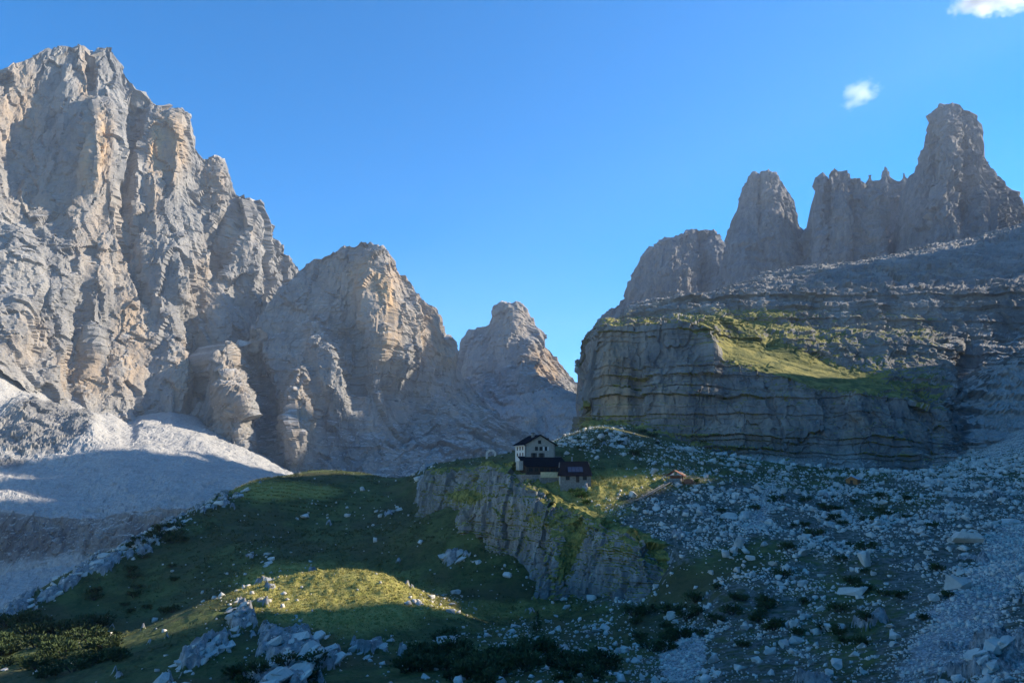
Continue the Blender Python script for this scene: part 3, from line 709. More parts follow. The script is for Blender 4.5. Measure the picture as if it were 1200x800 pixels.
# ------------------------------------------------------------------ rock face under the hut
def hut_cliff():
    # follow the plan line of the step
    seg = np.concatenate([[0], np.cumsum(np.linalg.norm(np.diff(CLP, axis=0), axis=1))])
    n = 520
    ss = np.linspace(seg[2] - 14, seg[9] + 12, n)
    lx = np.interp(ss, seg, CLP[:, 0]); ly = np.interp(ss, seg, CLP[:, 1])
    for _ in range(6):
        lx[1:-1] = (lx[:-2] + lx[1:-1] * 2 + lx[2:]) / 4; ly[1:-1] = (ly[:-2] + ly[1:-1] * 2 + ly[2:]) / 4
    tx = np.gradient(lx); ty = np.gradient(ly); L = np.hypot(tx, ty); nx, ny = -ty / L, tx / L      # towards the shelf
    lp = np.stack([lx, ly, 0 * lx], -1)
    pxl = 600 + F * lx / ly
    spread = 1 + 2.6 * np.exp(-((pxl - 652) / 11) ** 2) + 1.6 * np.exp(-((pxl - 555) / 10) ** 2) + 1.0 * np.clip(fbm(lp, 16, 2, off=160), 0, 1)
    u01 = np.linspace(0, 1, n)
    wob = fbm(lp, 24, 3, .6, off=140) * 4.0 + 9 * (sstep(.10, .0, u01) + sstep(.93, 1.0, u01))
    def zat(Z, off):
        x = lx + nx * off; y = ly + ny * off
        fi = np.interp(x / y, TT, np.arange(len(TT))); fj = np.interp(np.log(y), np.log(DD), np.arange(len(DD)))
        i = np.clip(fi.astype(int), 0, len(TT) - 2); j = np.clip(fj.astype(int), 0, len(DD) - 2); u = fi - i; v = fj - j
        return (Z[j, i] * (1 - u) + Z[j, i + 1] * u) * (1 - v) + (Z[j + 1, i] * (1 - u) + Z[j + 1, i + 1] * u) * v
    ends = sstep(.12, .0, u01) + sstep(.90, 1.0, u01)
    zl = zat(ZL, 3 - 5.5 * spread + wob) - 1.2; zu = zat(ZU, 11) + .15 - 4.5 * ends
    prof = [(-2.5, 0.0), (-1.2, .12), (.3, .45), (1.6, .72), (3.0, .9), (6.0, .985), (11, 1.0), (14, .97)]
    nv = [18, 42, 36, 24, 14, 9, 5]
    rows = []; vv = []
    for a in range(len(prof) - 1):
        for t in np.linspace(0, 1, nv[a], endpoint=False):
            o = prof[a][0] * (1 - t) + prof[a + 1][0] * t; f = prof[a][1] * (1 - t) + prof[a + 1][1] * t
            q = (o if o > 3 else 3 - (3 - o) * spread) + wob * (1 - sstep(.9, 1.0, f))
            rows.append(np.stack([lx + nx * q, ly + ny * q, zl + (zu - zl) * f], -1)); vv.append(f if o <= 11 else 1.0)
    V = np.stack(rows); vv = np.array(vv)
    V2 = relief(V, 2.3, 9, .4, .7, 3.2, 71, None, .25)
    w = sstep(.985, 1.0, vv)[:, None, None] * .6
    V2 = V2 * (1 - w) + V * w
    px, py = PIX(V2)
    nzz = np.abs(normals(V2)[..., 2])
    gr = -0.36 + 1.15 * sstep(.30, .62, nzz) + blobs(px, py, [(645, 612, 26, 16, .8), (668, 645, 11, 45, 1.2, 18), (540, 584, 26, 11, .8), (560, 578, 30, 8, .5), (600, 605, 26, 9, .6), (615, 640, 8, 24, .5, 20), (720, 645, 20, 7, .6), (600, 592, 40, 8, .5), (690, 625, 20, 10, .4)])
    gr += sstep(.95, .99, vv)[:, None] * 1.2
    o = grid_mesh("rock_face", V2, {"warm": blobs(px, py, [(590, 620, 40, 30, .3)]), "dark": .6 + 0 * px, "scree": 0 * px, "grass": gr}, M_CLIFF)
    struct(o, "grey fluted rock face below the mountain hut", "cliff")
M_CLIFF = rock_material("limestone_near", 6, grey=(0.165, 0.162, 0.155), dark=(0.055, 0.055, 0.058), pale=(0.31, 0.30, 0.28))
hut_cliff()

# ------------------------------------------------------------------ unseen ridge added at the right: crest notched to shape shade and sun patches
def shade_ridge():
    ys = np.linspace(-420, 640, 260)
    H = np.interp(ys, [-420, -200, 0, 250, 318, 332, 342, 350, 358, 372, 380, 396, 404, 420, 500, 545, 556, 578, 590, 600, 640], [220, 320, 360, 345, 330, 240, 213, 211, 231, 230, 217, 218, 300, 335, 340, 325, 285, 268, 200, 145, 105])
    cx = np.interp(ys, [-420, 0, 640], [470, 480, 500])
    prof = [(-110, 0.0), (-70, .42), (-38, .70), (-14, .93), (0, 1.0), (22, .9), (70, .66), (160, .30), (300, -.1), (420, -.5)]
    segs = []
    for i in range(len(prof) - 1):
        for t in np.linspace(0, 1, 8)[:-1]:
            segs.append((prof[i][0] * (1 - t) + prof[i + 1][0] * t, prof[i][1] * (1 - t) + prof[i + 1][1] * t))
    rows = []
    for dx, f in segs:
        base = 30.0
        rows.append(np.stack([cx + dx, ys, np.where(f >= 0, base + (H - base) * f, base + f * 300)], -1))
    V = np.stack(rows)
    n = normals(V); n *= np.sign(n[..., 2:3])
    V2 = V + n * (fbm(V, 50, 5, .55, .4, 91, ridged=True) * 5)[..., None]
    z = 0 * V[..., 0]
    o = grid_mesh("unseen_shade_ridge", V2, {"warm": z, "dark": z + .2, "scree": z + .2, "grass": z - .2}, M_TIER)
    struct(o, "unseen limestone ridge added to shade the hillside", "ridge")
shade_ridge()

# ------------------------------------------------------------------ mountain air
def haze_box():
    bm = bmesh.new(); bmesh.ops.create_cube(bm, size=1)
    for v in bm.verts:
        v.co = Vector((v.co.x * 7400, 2200 + v.co.y * 7000, 400 + v.co.z * 1500))
    me = bpy.data.meshes.new("haze"); bm.to_mesh(me); bm.free()
    m = bpy.data.materials.new("mountain_air"); t = nt(m)
    out = t.nodes.new("ShaderNodeOutputMaterial"); pv = t.nodes.new("ShaderNodeVolumePrincipled")
    pv.inputs["Color"].default_value = (0.72, 0.84, 1.0, 1)
    pv.inputs["Density"].default_value = 0.00006
    pv.inputs["Anisotropy"].default_value = 0.35
    t.links.new(pv.outputs[0], out.inputs["Volume"])
    me.materials.append(m)
    o = bpy.data.objects.new("haze", me); COL.objects.link(o)
    o["kind"] = "stuff"; o["label"] = "thin blue mountain haze filling the valley air"; o["category"] = "haze"
haze_box()

# ------------------------------------------------------------------ loose stones
def plain(name, c, rough=.85, var=0.25, wl=1.0, metal=0.0, bump=0.02):
    b = NB(name, rough)
    n = b.noise(wl, 5, .65)
    b.col(b.mix(b.ramp(n, .3, .7), tuple(v * (1 - var) for v in c), tuple(min(1, v * (1 + var)) for v in c)))
    b.b.inputs["Metallic"].default_value = metal
    b.bump(n, .5, bump)
    return b.m

def boulder_material():
    b = NB("boulder_limestone", .92)
    oi = b.n("ShaderNodeObjectInfo").outputs["Random"]
    n1 = b.noise(1.1, 6, .7); n2 = b.noise(.25, 4, .7)
    c = b.mix(b.ramp(n1, .3, .7), (0.40, 0.37, 0.325), (0.66, 0.62, 0.55))
    c = b.mix(b.math('MULTIPLY', b.ramp(n2, .52, .72), .6), c, (0.16, 0.16, 0.155))
    c = b.mix(b.math('MULTIPLY', oi, .45), c, (0.28, 0.27, 0.245))
    c = b.mix(b.math('MULTIPLY', b.ramp(b.noise(7, 4, .6), .5, .68), .5), c, (0.24, 0.235, 0.215))
    b.col(c); b.bump(n1, .7, .12)
    return b.m
M_BOULDER = boulder_material()

def ico(sub):
    bm = bmesh.new(); bmesh.ops.create_icosphere(bm, subdivisions=sub, radius=.5)
    v = np.array([x.co[:] for x in bm.verts]); f = np.array([[w.index for w in x.verts] for x in bm.faces])
    bm.free(); return v, f
ICO1V, ICO1F = ico(1)
ICO2V, ICO2F = ico(2)

def rock_shape(v, r, cuts=13, depth=.36):
    v = v.copy()
    for _ in range(cuts):                      # slice flat faces off the ball
        n = r.normal(size=3); n /= np.linalg.norm(n)
        k = .5 - r.uniform(.05, depth)
        d = v @ n - k
        v -= np.clip(d, 0, None)[:, None] * n[None]
    v *= np.array([1, r.uniform(.7, 1.0), r.uniform(.55, .85)])
    return v / (v[:, 0].max() - v[:, 0].min())

def hull(seed, n=15, sy=.8, sz=.62):
    """angular block: hull of random points pushed towards a box"""
    r = np.random.default_rng(seed)
    p = r.normal(size=(n, 3)); p /= np.abs(p).max(1)[:, None] ** .6 * np.linalg.norm(p, axis=1)[:, None] ** .4
    p *= r.uniform(.85, 1.0, (n, 1)) * np.array([.5, .5 * sy, .5 * sz])
    bm = bmesh.new()
    for q in p: bm.verts.new(q)
    g = bmesh.ops.convex_hull(bm, input=bm.verts[:])
    bmesh.ops.delete(bm, geom=[v for v in bm.verts if not v.link_faces], context='VERTS')
    bmesh.ops.triangulate(bm, faces=bm.faces[:])
    v = np.array([x.co[:] for x in bm.verts]); bm.verts.index_update(); f = [[w.index for w in x.verts] for x in bm.faces]
    bm.free(); v[:, 0] /= (v[:, 0].max() - v[:, 0].min())
    return v, f

BOULDER_ME = []
for k in range(14):
    v, f = hull(100 + k, 12 + k % 7, .7 + .04 * (k % 6), .55 + .06 * (k % 5))
    me = bpy.data.meshes.new("boulder"); me.from_pydata(v.tolist(), [], f); me.materials.append(M_BOULDER)
    BOULDER_ME.append(me)

def put_boulder(p, size, me, rz, flat=1.0, tall=1.0, tilt=(0, 0)):
    o = bpy.data.objects.new("boulder", me)
    o.scale = (size, size * .9, size * flat * tall)
    o.rotation_euler = (tilt[0], tilt[1], rz)
    zmin = -min(v.co.z for v in me.vertices) * o.scale[2]
    o.location = (p[0], p[1], p[2] + zmin * .42)
    COL.objects.link(o)
    return o

NAMED = [  # px, py of the base, width px, height factor, label
    (1006, 698, 31, .75, "largest pale flat topped boulder alone on the dark turf of the right slope"),
    (1140, 638, 28, 1.1, "big rounded grey boulder beside a smaller one on the upper right slope"),
    (1122, 636, 15, .9, "smaller grey boulder leaning on the left of the big rounded boulder"),
    (1126, 690, 27, .8, "wide pale boulder at the top of the white stone chute"),
    (1016, 662, 18, 1.4, "tall dark pointed boulder above the largest flat topped boulder"),
    (1009, 670, 13, .8, "small block at the foot of the tall dark pointed boulder"),
    (856, 608, 19, .8, "broad pale block in the stone run right of the timber ramp"),
    (877, 608, 13, 1.7, "upright slab standing on end in the stone run right of the ramp"),
    (868, 640, 19, 1.0, "blue grey boulder below the upright slab of the stone run"),
    (862, 648, 15, .8, "low boulder touching the underside of the blue grey boulder"),
    (945, 652, 19, 1.0, "squat pale boulder midway down the rubble slope"),
    (1187, 614, 17, .7, "low pale slab near the right edge of the rubble slope"),
    (936, 754, 17, .85, "right one of three pale boulders lined up low on the slope"),
    (921, 758, 14, 1.0, "middle one of three pale boulders lined up low on the slope"),
    (905, 766, 14, 1.1, "left bluish one of three boulders lined up low on the slope"),
    (983, 783, 23, .85, "large pale boulder near the bottom edge with a smaller one leaning on it"),
    (974, 791, 14, .9, "small boulder leaning on the large pale one near the bottom edge"),
    (1049, 748, 14, .95, "lone cube like boulder on dark turf left of the white stone chute"),
    (970, 740, 12, 1.2, "left one of a pair of small blocks on the lower dark turf"),
    (988, 738, 12, 1.2, "right one of a pair of small blocks on the lower dark turf"),
    (838, 776, 17, .9, "pale boulder right beside the white gravel patch at the bottom"),
    (866, 785, 14, .9, "second boulder to the right of the white gravel patch"),
    (522, 757, 22, .85, "long pale boulder on the dark bank in front of the meadow"),
    (661, 766, 17, .85, "pale block among dark shrubs below the small conifer"),
    (681, 786, 19, .7, "flat pale slab among shrubs at the bottom centre"),
    (733, 764, 11, 1.3, "upright pale stone between the shrubs and the white gravel patch"),
    (541, 797, 10, 1.2, "small upright stone at the bottom edge left of the shrubs"),
    (664, 713, 11, .7, "lone grey stone lying in the flat meadow under the rock face"),
    (485, 706, 10, .9, "left stone at the tip of the sunlit knoll"),
    (506, 701, 10, .9, "upper stone at the tip of the sunlit knoll"),
    (527, 718, 11, .9, "right stone at the tip of the sunlit knoll"),
    (357, 606, 20, .35, "long flat slab lying on the shaded grass spur"),
    (790, 724, 13, 1.0, "roundish pale boulder on the bank above the white gravel patch"),
]
LANDMARKS = [(1003, 562, "tiny orange cabin"), (793, 558, "timber shelter"), (765, 577, "timber ramp"), (630, 535, "mountain hut"), (673, 552, "dark roofed outbuilding"), (1006, 693, "largest flat topped boulder"),
    (1140, 629, "big rounded grey boulder"), (800, 770, "white gravel patch"), (629, 735, "small conifer"), (920, 755, "row of three boulders"), (983, 778, "big boulder at the bottom edge"), (420, 705, "sunlit knoll"),
    (357, 603, "long flat slab"), (872, 605, "upright slab"), (945, 645, "squat pale boulder"), (1125, 684, "wide boulder atop the chute"), (576, 528, "stone arch"), (700, 695, "rock face foot"),
    (522, 752, "long pale boulder"), (20, 760, "lower left corner"), (1195, 790, "lower right corner"), (1195, 560, "right shelf end"), (900, 700, "lower dark turf"), (330, 780, "bottom left slabs"), (200, 620, "left spur edge"), (640, 640, "rock face middle"), (850, 540, "tiered cliff foot")]
_sector = ["right of", "to the upper right of", "above", "to the upper left of", "left of", "to the lower left of", "below", "to the lower right of"]
_ORD = ["", "second ", "third ", "fourth ", "fifth ", "sixth ", "seventh ", "eighth ", "ninth ", "tenth ", "eleventh ", "twelfth ", "thirteenth ", "fourteenth ", "fifteenth ", "sixteenth ", "seventeenth ", "eighteenth ", "nineteenth ", "twentieth "]
_ORD += ["%s-%s " % (t, w.strip() or "first") for t in ("twenty", "thirty", "forty") for w in _ORD[:9]]
def label_by_landmark(items, noun):
    """items: (object, px, py); label = which one, counted outwards from the nearest landmark"""
    bins = {}
    for o, px, py in items:
        L = min(LANDMARKS, key=lambda q: (q[0] - px) ** 2 + (q[1] - py) ** 2)
        dx, dy = px - L[0], L[1] - py
        k = int(round(math.atan2(dy, dx) / (math.pi / 4))) % 8
        bins.setdefault((L[2], k), []).append((math.hypot(dx, dy), o))
    for (nm, k), lst in bins.items():
        lst.sort(key=lambda t: t[0])
        for n, (_, o) in enumerate(lst):
            w = _ORD[n] if n < len(_ORD) else "outermost "
            o["label"] = "%snearest %s %s the %s" % (w, noun, _sector[k], nm)
OCC = []
for i, (px, py, w, tall, lab) in enumerate(NAMED):
    h = hit(px, py)
    s = w * h.length / F
    r_ = random.Random(900 + i)
    o = put_boulder(h, s, BOULDER_ME[i % 14], r_.uniform(0, 6.28), tall=tall * 1.15)
    o.location.y += s * .3
    thing(o, lab, "boulder", "limestone boulders on the hillside")
    OCC.append((h.x, h.y, s))

def scatter_stones():
    r = np.random.default_rng(11)
    rub, rock, white, dry = zones(PXG, PYG, DG)
    cell = np.gradient(XG, axis=1) * np.gradient(DG, axis=0)
    clump = sstep(-.25, .55, fbm(_p0, 17, 4, .6, off=120)) * .85 + .15
    dens = np.clip(rub, 0, 1) ** 1.3 * clump + .9 * np.clip(white, 0, 1) + .12 * np.clip(rock, 0, 1)
    dens *= 1 - np.clip(blobs(PXG, PYG, [(620, 718, 105, 15, 1.0)]), 0, .92)
    dens += .008 + .05 * blobs(PXG, PYG, [(520, 705, 40, 12, 4), (640, 770, 120, 40, 3), (300, 720, 60, 60, 1)])
    dens *= (DG > 62) & (DG < 520) & (np.abs(TG) < .74)
    dens *= 1 - sstep(.75, .5, np.abs(normals(VT)[..., 2]))
    w = (dens * cell * (0.6 + 90 / DG)).reshape(-1); w = np.cumsum(w); w /= w[-1]
    N = 38000
    idx = np.searchsorted(w, r.random(N))
    j, i = np.unravel_index(idx, XG.shape)
    t = TT[i] + (r.random(N) - .5) * .0016; d = DD[j] * (1 + (r.random(N) - .5) * .004)
    x = t * d; y = d
    z = ground_at(x, y)
    s = np.minimum(0.25 * (1 - r.random(N)) ** (-1 / 2.15), 2.3)
    s *= np.clip(d / 170, .55, 1.5)
    s = np.where(np.clip(white, 0, 1)[j, i] > .5, np.minimum(s, .9), s)
    px, py = PIX(np.stack([x, y, z], -1))
    pxs = s * F / d
    vis = (px > 4) & (px < 1196) & (py < 796) & (d < 330)
    for (ox, oy, os_) in OCC:
        vis &= (x - ox) ** 2 + (y - oy) ** 2 > (os_ * .6 + s) ** 2
    # in sight: nothing nearer in the column stands higher
    ang = VT[..., 2] / DG; run = np.maximum.accumulate(np.where(DG > 40, ang, -9), axis=0)
    vis &= (z + s * .5) / y >= run[j, i] - .001
    order = np.argsort(-(pxs * vis))
    top = order[:300 - len(NAMED)]
    LOOSE = []
    for k in top:
        me = BOULDER_ME[int(r.integers(14))]
        o = put_boulder((x[k], y[k], z[k]), s[k], me, r.uniform(0, 6.28), tall=r.uniform(.7, 1.15), tilt=(r.normal() * .25, r.normal() * .25))
        lab = "loose limestone boulder on the hillside"
        LOOSE.append((o, float(px[k]), float(py[k])))
        thing(o, lab, "boulder", "limestone boulders on the hillside")
    label_by_landmark(LOOSE, "loose boulder")
    rest = order[300 - len(NAMED):]
    n = len(rest)
    cube = np.array([(x_, y_, z_) for z_ in (-.4, .4) for x_, y_ in ((-.5, -.4), (.5, -.4), (.5, .4), (-.5, .4))])
    CF = np.array([(3, 2, 1, 0), (4, 5, 6, 7), (0, 1, 5, 4), (1, 2, 6, 5), (2, 3, 7, 6), (3, 0, 4, 7)])
    S = np.stack([cube * np.random.default_rng(300 + q).uniform(.45, 1.1, (8, 3)) for q in range(40)])
    vs = S[r.integers(0, 40, n)] * s[rest][:, None, None]
    vs[..., 2] *= r.uniform(.7, 1.2, n)[:, None]
    a = r.uniform(0, 6.28, n); ca, sa = np.cos(a)[:, None], np.sin(a)[:, None]
    b_ = r.normal(size=n) * .5; cb, sb = np.cos(b_)[:, None], np.sin(b_)[:, None]
    X0 = vs[..., 0] * cb - vs[..., 2] * sb; Z0 = vs[..., 0] * sb + vs[..., 2] * cb
    X = X0 * ca - vs[..., 1] * sa; Y = X0 * sa + vs[..., 1] * ca
    vs = np.stack([X + x[rest][:, None], Y + y[rest][:, None], Z0 + (z[rest] + s[rest] * .10)[:, None]], -1)
    fs = CF[None] + (np.arange(n) * 8)[:, None, None]
    me = bpy.data.meshes.new("rubble")
    me.vertices.add(n * 8); me.vertices.foreach_set("co", vs.reshape(-1).astype(np.float32))
    nf = n * 6
    me.loops.add(nf * 4); me.loops.foreach_set("vertex_index", fs.reshape(-1).astype(np.int32))
    me.polygons.add(nf); me.polygons.foreach_set("loop_start", np.arange(0, nf * 4, 4, dtype=np.int32)); me.polygons.foreach_set("loop_total", np.full(nf, 4, np.int32))
    me.update()
    me.materials.append(M_BOULDER)
    o = bpy.data.objects.new("rubble", me); COL.objects.link(o)
    o["kind"] = "stuff"; o["label"] = "thousands of small pale stones strewn over the hillside"; o["category"] = "rubble"
scatter_stones()

# ------------------------------------------------------------------ shrubs and the small conifer
def leaf_material(name, a, bcol):
    b = NB(name, .8)
    oi = b.n("ShaderNodeObjectInfo").outputs["Random"]
    c = b.mix(b.ramp(b.noise(.35, 3, .6), .3, .7), a, bcol)
    c = b.mix(b.math('MULTIPLY', oi, .4), c, tuple(v * 1.5 for v in a))
    b.col(c)
    return b.m
M_PINE = leaf_material("mountain_pine_needles", (0.026, 0.042, 0.014), (0.075, 0.098, 0.032))
M_BARK = plain("pine_bark", (0.06, 0.045, 0.032), wl=.2)
M_SUNSHRUB = leaf_material("green_shrub_leaves", (0.05, 0.085, 0.015), (0.11, 0.15, 0.03))

def tuft_mesh(name, pts, dirs, r, ln, wd, mat):
    """small pointed leaf sprays: three thin blades each"""
    vs = []; fs = []
    for p, d in zip(pts, dirs):
        for k in range(3):
            dd = d + r.normal(size=3) * .45; dd /= np.linalg.norm(dd)
            sd = np.cross(dd, r.normal(size=3)); sd /= np.linalg.norm(sd) + 1e-9
            L = ln * r.uniform(.6, 1.3); W = wd * r.uniform(.7, 1.2)
            i = len(vs)
            vs += [p - sd * W, p + sd * W, p + dd * L * .6 + sd * W * .7, p + dd * L, p + dd * L * .6 - sd * W * .7]
            fs += [(i, i + 1, i + 2, i + 3, i + 4)]
    me = bpy.data.meshes.new(name); me.from_pydata([tuple(v) for v in vs], [], fs); me.materials.append(mat)
    return me

def tube(bm, a, b, ra, rb, n=6):
    a = Vector(a); b = Vector(b); d = (b - a).normalized()
    u = d.orthogonal().normalized(); w = d.cross(u)
    A = []; B = []
    for k in range(n):
        t = 2 * math.pi * k / n; o = u * math.cos(t) + w * math.sin(t)
        A.append(bm.verts.new(a + o * ra)); B.append(bm.verts.new(b + o * rb))
    for k in range(n):
        bm.faces.new((A[k], A[(k + 1) % n], B[(k + 1) % n], B[k]))
    bm.faces.new(B); bm.faces.new(A[::-1])

def shrub_meshes(seed, mat):
    r = np.random.default_rng(seed)
    stem = bmesh.new(); pts = []; dirs = []
    for k in range(7):
        a = r.uniform(0, 6.28); L = r.uniform(.28, .5); up = r.uniform(.25, .5)
        tip = np.array([math.cos(a) * L, math.sin(a) * L, up])
        tube(stem, (0, 0, -.1), tip * [.6, .6, .75], .03, .018, 5)
        tube(stem, tip * [.6, .6, .75], tip, .018, .008, 5)
        for q in range(26):
            c = tip * r.uniform(.75, 1.0) + r.normal(size=3) * [.13, .13, .10]
            c[2] = max(c[2], .02); pts.append(c); d = c - np.array([0, 0, .05]); dirs.append(d / np.linalg.norm(d) + [0, 0, .5])
    sm = bpy.data.meshes.new("stem"); stem.to_mesh(sm); stem.free(); sm.materials.append(M_BARK)
    return tuft_mesh("foliage", pts, dirs, r, .15, .035, mat), sm
SHRUBS = [shrub_meshes(40 + k, M_PINE) for k in range(5)]
SUNNY = [shrub_meshes(60 + k, M_SUNSHRUB) for k in range(2)]

def put_shrub(p, size, me, rz, label, group, name="dwarf_pine_shrub", cat="shrub"):
    e = bpy.data.objects.new(name, None); COL.objects.link(e)
    e.location = p; e.rotation_euler = (0, 0, rz); e.scale = (size, size, size * .8)
    thing(e, label, cat, group)
    for nm, m in (("foliage", me[0]), ("stem", me[1])):
        o = bpy.data.objects.new(nm, m); COL.objects.link(o); o.parent = e
    return e

def shrubs():
    r = random.Random(5)
    areas = [  # px, py, rx, ry, count, size px, label
        (600, 782, 130, 22, 46, 26, "dark dwarf pine shrub in the thicket at the bottom centre"),
        (500, 760, 40, 18, 7, 22, "dark dwarf pine shrub on the bank in front of the lit meadow"),
        (60, 760, 85, 34, 62, 20, "dark dwarf pine shrub in the thicket at the lower left"),
        (160, 690, 60, 40, 14, 12, "dark dwarf pine shrub scattered on the shaded left spur"),
        (150, 625, 80, 16, 14, 12, "dark dwarf pine shrub along the rocky edge of the left spur"),
        (770, 740, 40, 30, 14, 18, "dark dwarf pine shrub around the white gravel patch"),
        (860, 720, 50, 40, 16, 16, "dark dwarf pine shrub on the lower left of the rubble slope"),
        (1000, 690, 130, 70, 26, 14, "dark dwarf pine shrub between boulders on the right slope"),
        (1000, 600, 160, 22, 22, 10, "dark dwarf pine shrub on the upper rubble below the cabin"),
        (650, 650, 25, 40, 14, 11, "dark dwarf pine shrub rooted in the gully of the rock face"),
        (600, 580, 60, 12, 14, 9, "dark dwarf pine shrub on the bank below the hut"),
        (730, 520, 60, 18, 16, 9, "dark dwarf pine shrub on the slope behind the hut"),
        (330, 790, 60, 20, 10, 20, "dark dwarf pine shrub between pale slabs at the bottom left"),
    ]
    done = []
    for (cx, cy, rx, ry, n, sz, lab) in areas:
        for k in range(n):
            for _ in range(8):
                a = r.uniform(0, 6.28); q = math.sqrt(r.random())
                px, py = cx + rx * q * math.cos(a), cy + ry * q * math.sin(a)
                h = hit(px, py)
                if h and 60 < h.y < 520: break
            else: continue
            s = sz * r.uniform(.6, 1.35) * h.length / F
            e = put_shrub(h - Vector((0, 0, .05)), s, SHRUBS[r.randrange(5)], r.uniform(0, 6.28), lab, "dwarf pines on the hillside")
            done.append((e, px, py))
    label_by_landmark(done, "dwarf pine")
    for k, (px, py, sz, lab) in enumerate([(680, 583, 16, "bright green sunlit bush below the dark roofed side building"), (674, 578, 12, "small bright bush left of the sunlit bush below the side building"),
                                           (688, 590, 11, "lowest bright bush on the sunlit bank below the side building"), (812, 566, 11, "green sunlit bush at the right end of the timber hut")]):
        h = hit(px, py)
        put_shrub(h, sz * h.length / F, SUNNY[k % 2], k * 1.3, lab, "sunlit bushes near the huts", "green_bush", "bush")
shrubs()

def conifer():
    r = np.random.default_rng(77)
    h = hit(629, 749)
    H = 31 * h.length / F
    e = bpy.data.objects.new("conifer_tree", None); COL.objects.link(e); e.location = h - Vector((0, 0, .1))
    thing(e, "small dark conifer standing at the near edge of the meadow", "tree")
    bm = bmesh.new(); pts = []; dirs = []
    tube(bm, (0, 0, 0), (0.05, 0, H * .5), .11, .07); tube(bm, (0.05, 0, H * .5), (0, 0, H), .07, .012)
    for k in range(60):
        f = r.uniform(.06, .98); L = H * .27 * (1 - f) ** .8 * r.uniform(.6, 1.15) + .08
        a = r.uniform(0, 6.28); b0 = np.array([0, 0, H * f]); tip = b0 + [math.cos(a) * L, math.sin(a) * L, -L * .18]
        tube(bm, b0, tip, .022, .008, 4)
        for q in range(11):
            t = r.uniform(.2, 1); c = b0 * (1 - t) + tip * t + r.normal(size=3) * .06
            pts.append(c); d = (tip - b0) / L + [0, 0, -.1]; dirs.append(d)
    me = bpy.data.meshes.new("trunk"); bm.to_mesh(me); bm.free(); me.materials.append(M_BARK)
    t = bpy.data.objects.new("trunk", me); COL.objects.link(t); t.parent = e
    c = bpy.data.objects.new("crown", tuft_mesh("crown", pts, dirs, r, .34, .05, M_PINE)); COL.objects.link(c); c.parent = e
conifer()

# ------------------------------------------------------------------ rock slabs breaking through the turf, grass tussocks
def rock_slabs():
    r = random.Random(21); done = []
    mes = []
    for q in range(6):
        v, fq = hull(500 + q, 18, .7, .6)
        me = bpy.data.meshes.new("rock_slab"); me.from_pydata(v.tolist(), [], fq); me.materials.append(M_BOULDER); mes.append(me)
    for (cx, cy, rx, ry, tl, n, sz) in [(330, 778, 42, 30, -30, 20, 26), (250, 762, 44, 10, -40, 14, 20), (282, 722, 14, 22, -30, 9, 18), (212, 782, 36, 10, -40, 9, 20), (420, 766, 40, 10, -25, 8, 20), (370, 760, 24, 12, -25, 8, 20),
                                        (200, 615, 56, 8, -33, 12, 13), (120, 660, 50, 8, -33, 12, 13), (40, 705, 46, 8, -33, 9, 14), (265, 586, 36, 6, -20, 8, 12), (540, 655, 22, 7, 10, 6, 14), (312, 655, 12, 12, 40, 5, 10), (460, 600, 20, 6, 0, 4, 9), (505, 562, 12, 12, 40, 5, 12), (1165, 775, 40, 22, -35, 10, 26)]:
        for k in range(n):
            for _ in range(8):
                a = r.uniform(0, 6.28); q = math.sqrt(r.random()); ca, sa = math.cos(math.radians(tl)), math.sin(math.radians(tl))
                ex, ey = rx * q * math.cos(a), ry * q * math.sin(a)
                px, py = cx + ex * ca - ey * sa, cy + ex * sa + ey * ca
                h = hit(px, py)
                if h and 70 < h.y < 430: break
            else: continue
            s = sz * r.uniform(.5, 1.25) * h.length / F
            o = bpy.data.objects.new("rock_outcrop", mes[r.randrange(6)]); COL.objects.link(o)
            o.scale = (s, s * r.uniform(.7, 1.3), s * r.uniform(.5, .9)); o.rotation_euler = (r.gauss(0, .2), r.gauss(-.35, .15), math.radians(35) + r.gauss(0, .35))
            o.location = h - Vector((0, -s * .2, s * .04))
            thing(o, "pale rock slab in the turf", "rock", "limestone outcrops breaking through the turf")
            done.append((o, px, py))
    label_by_landmark(done, "half buried outcrop")
rock_slabs()

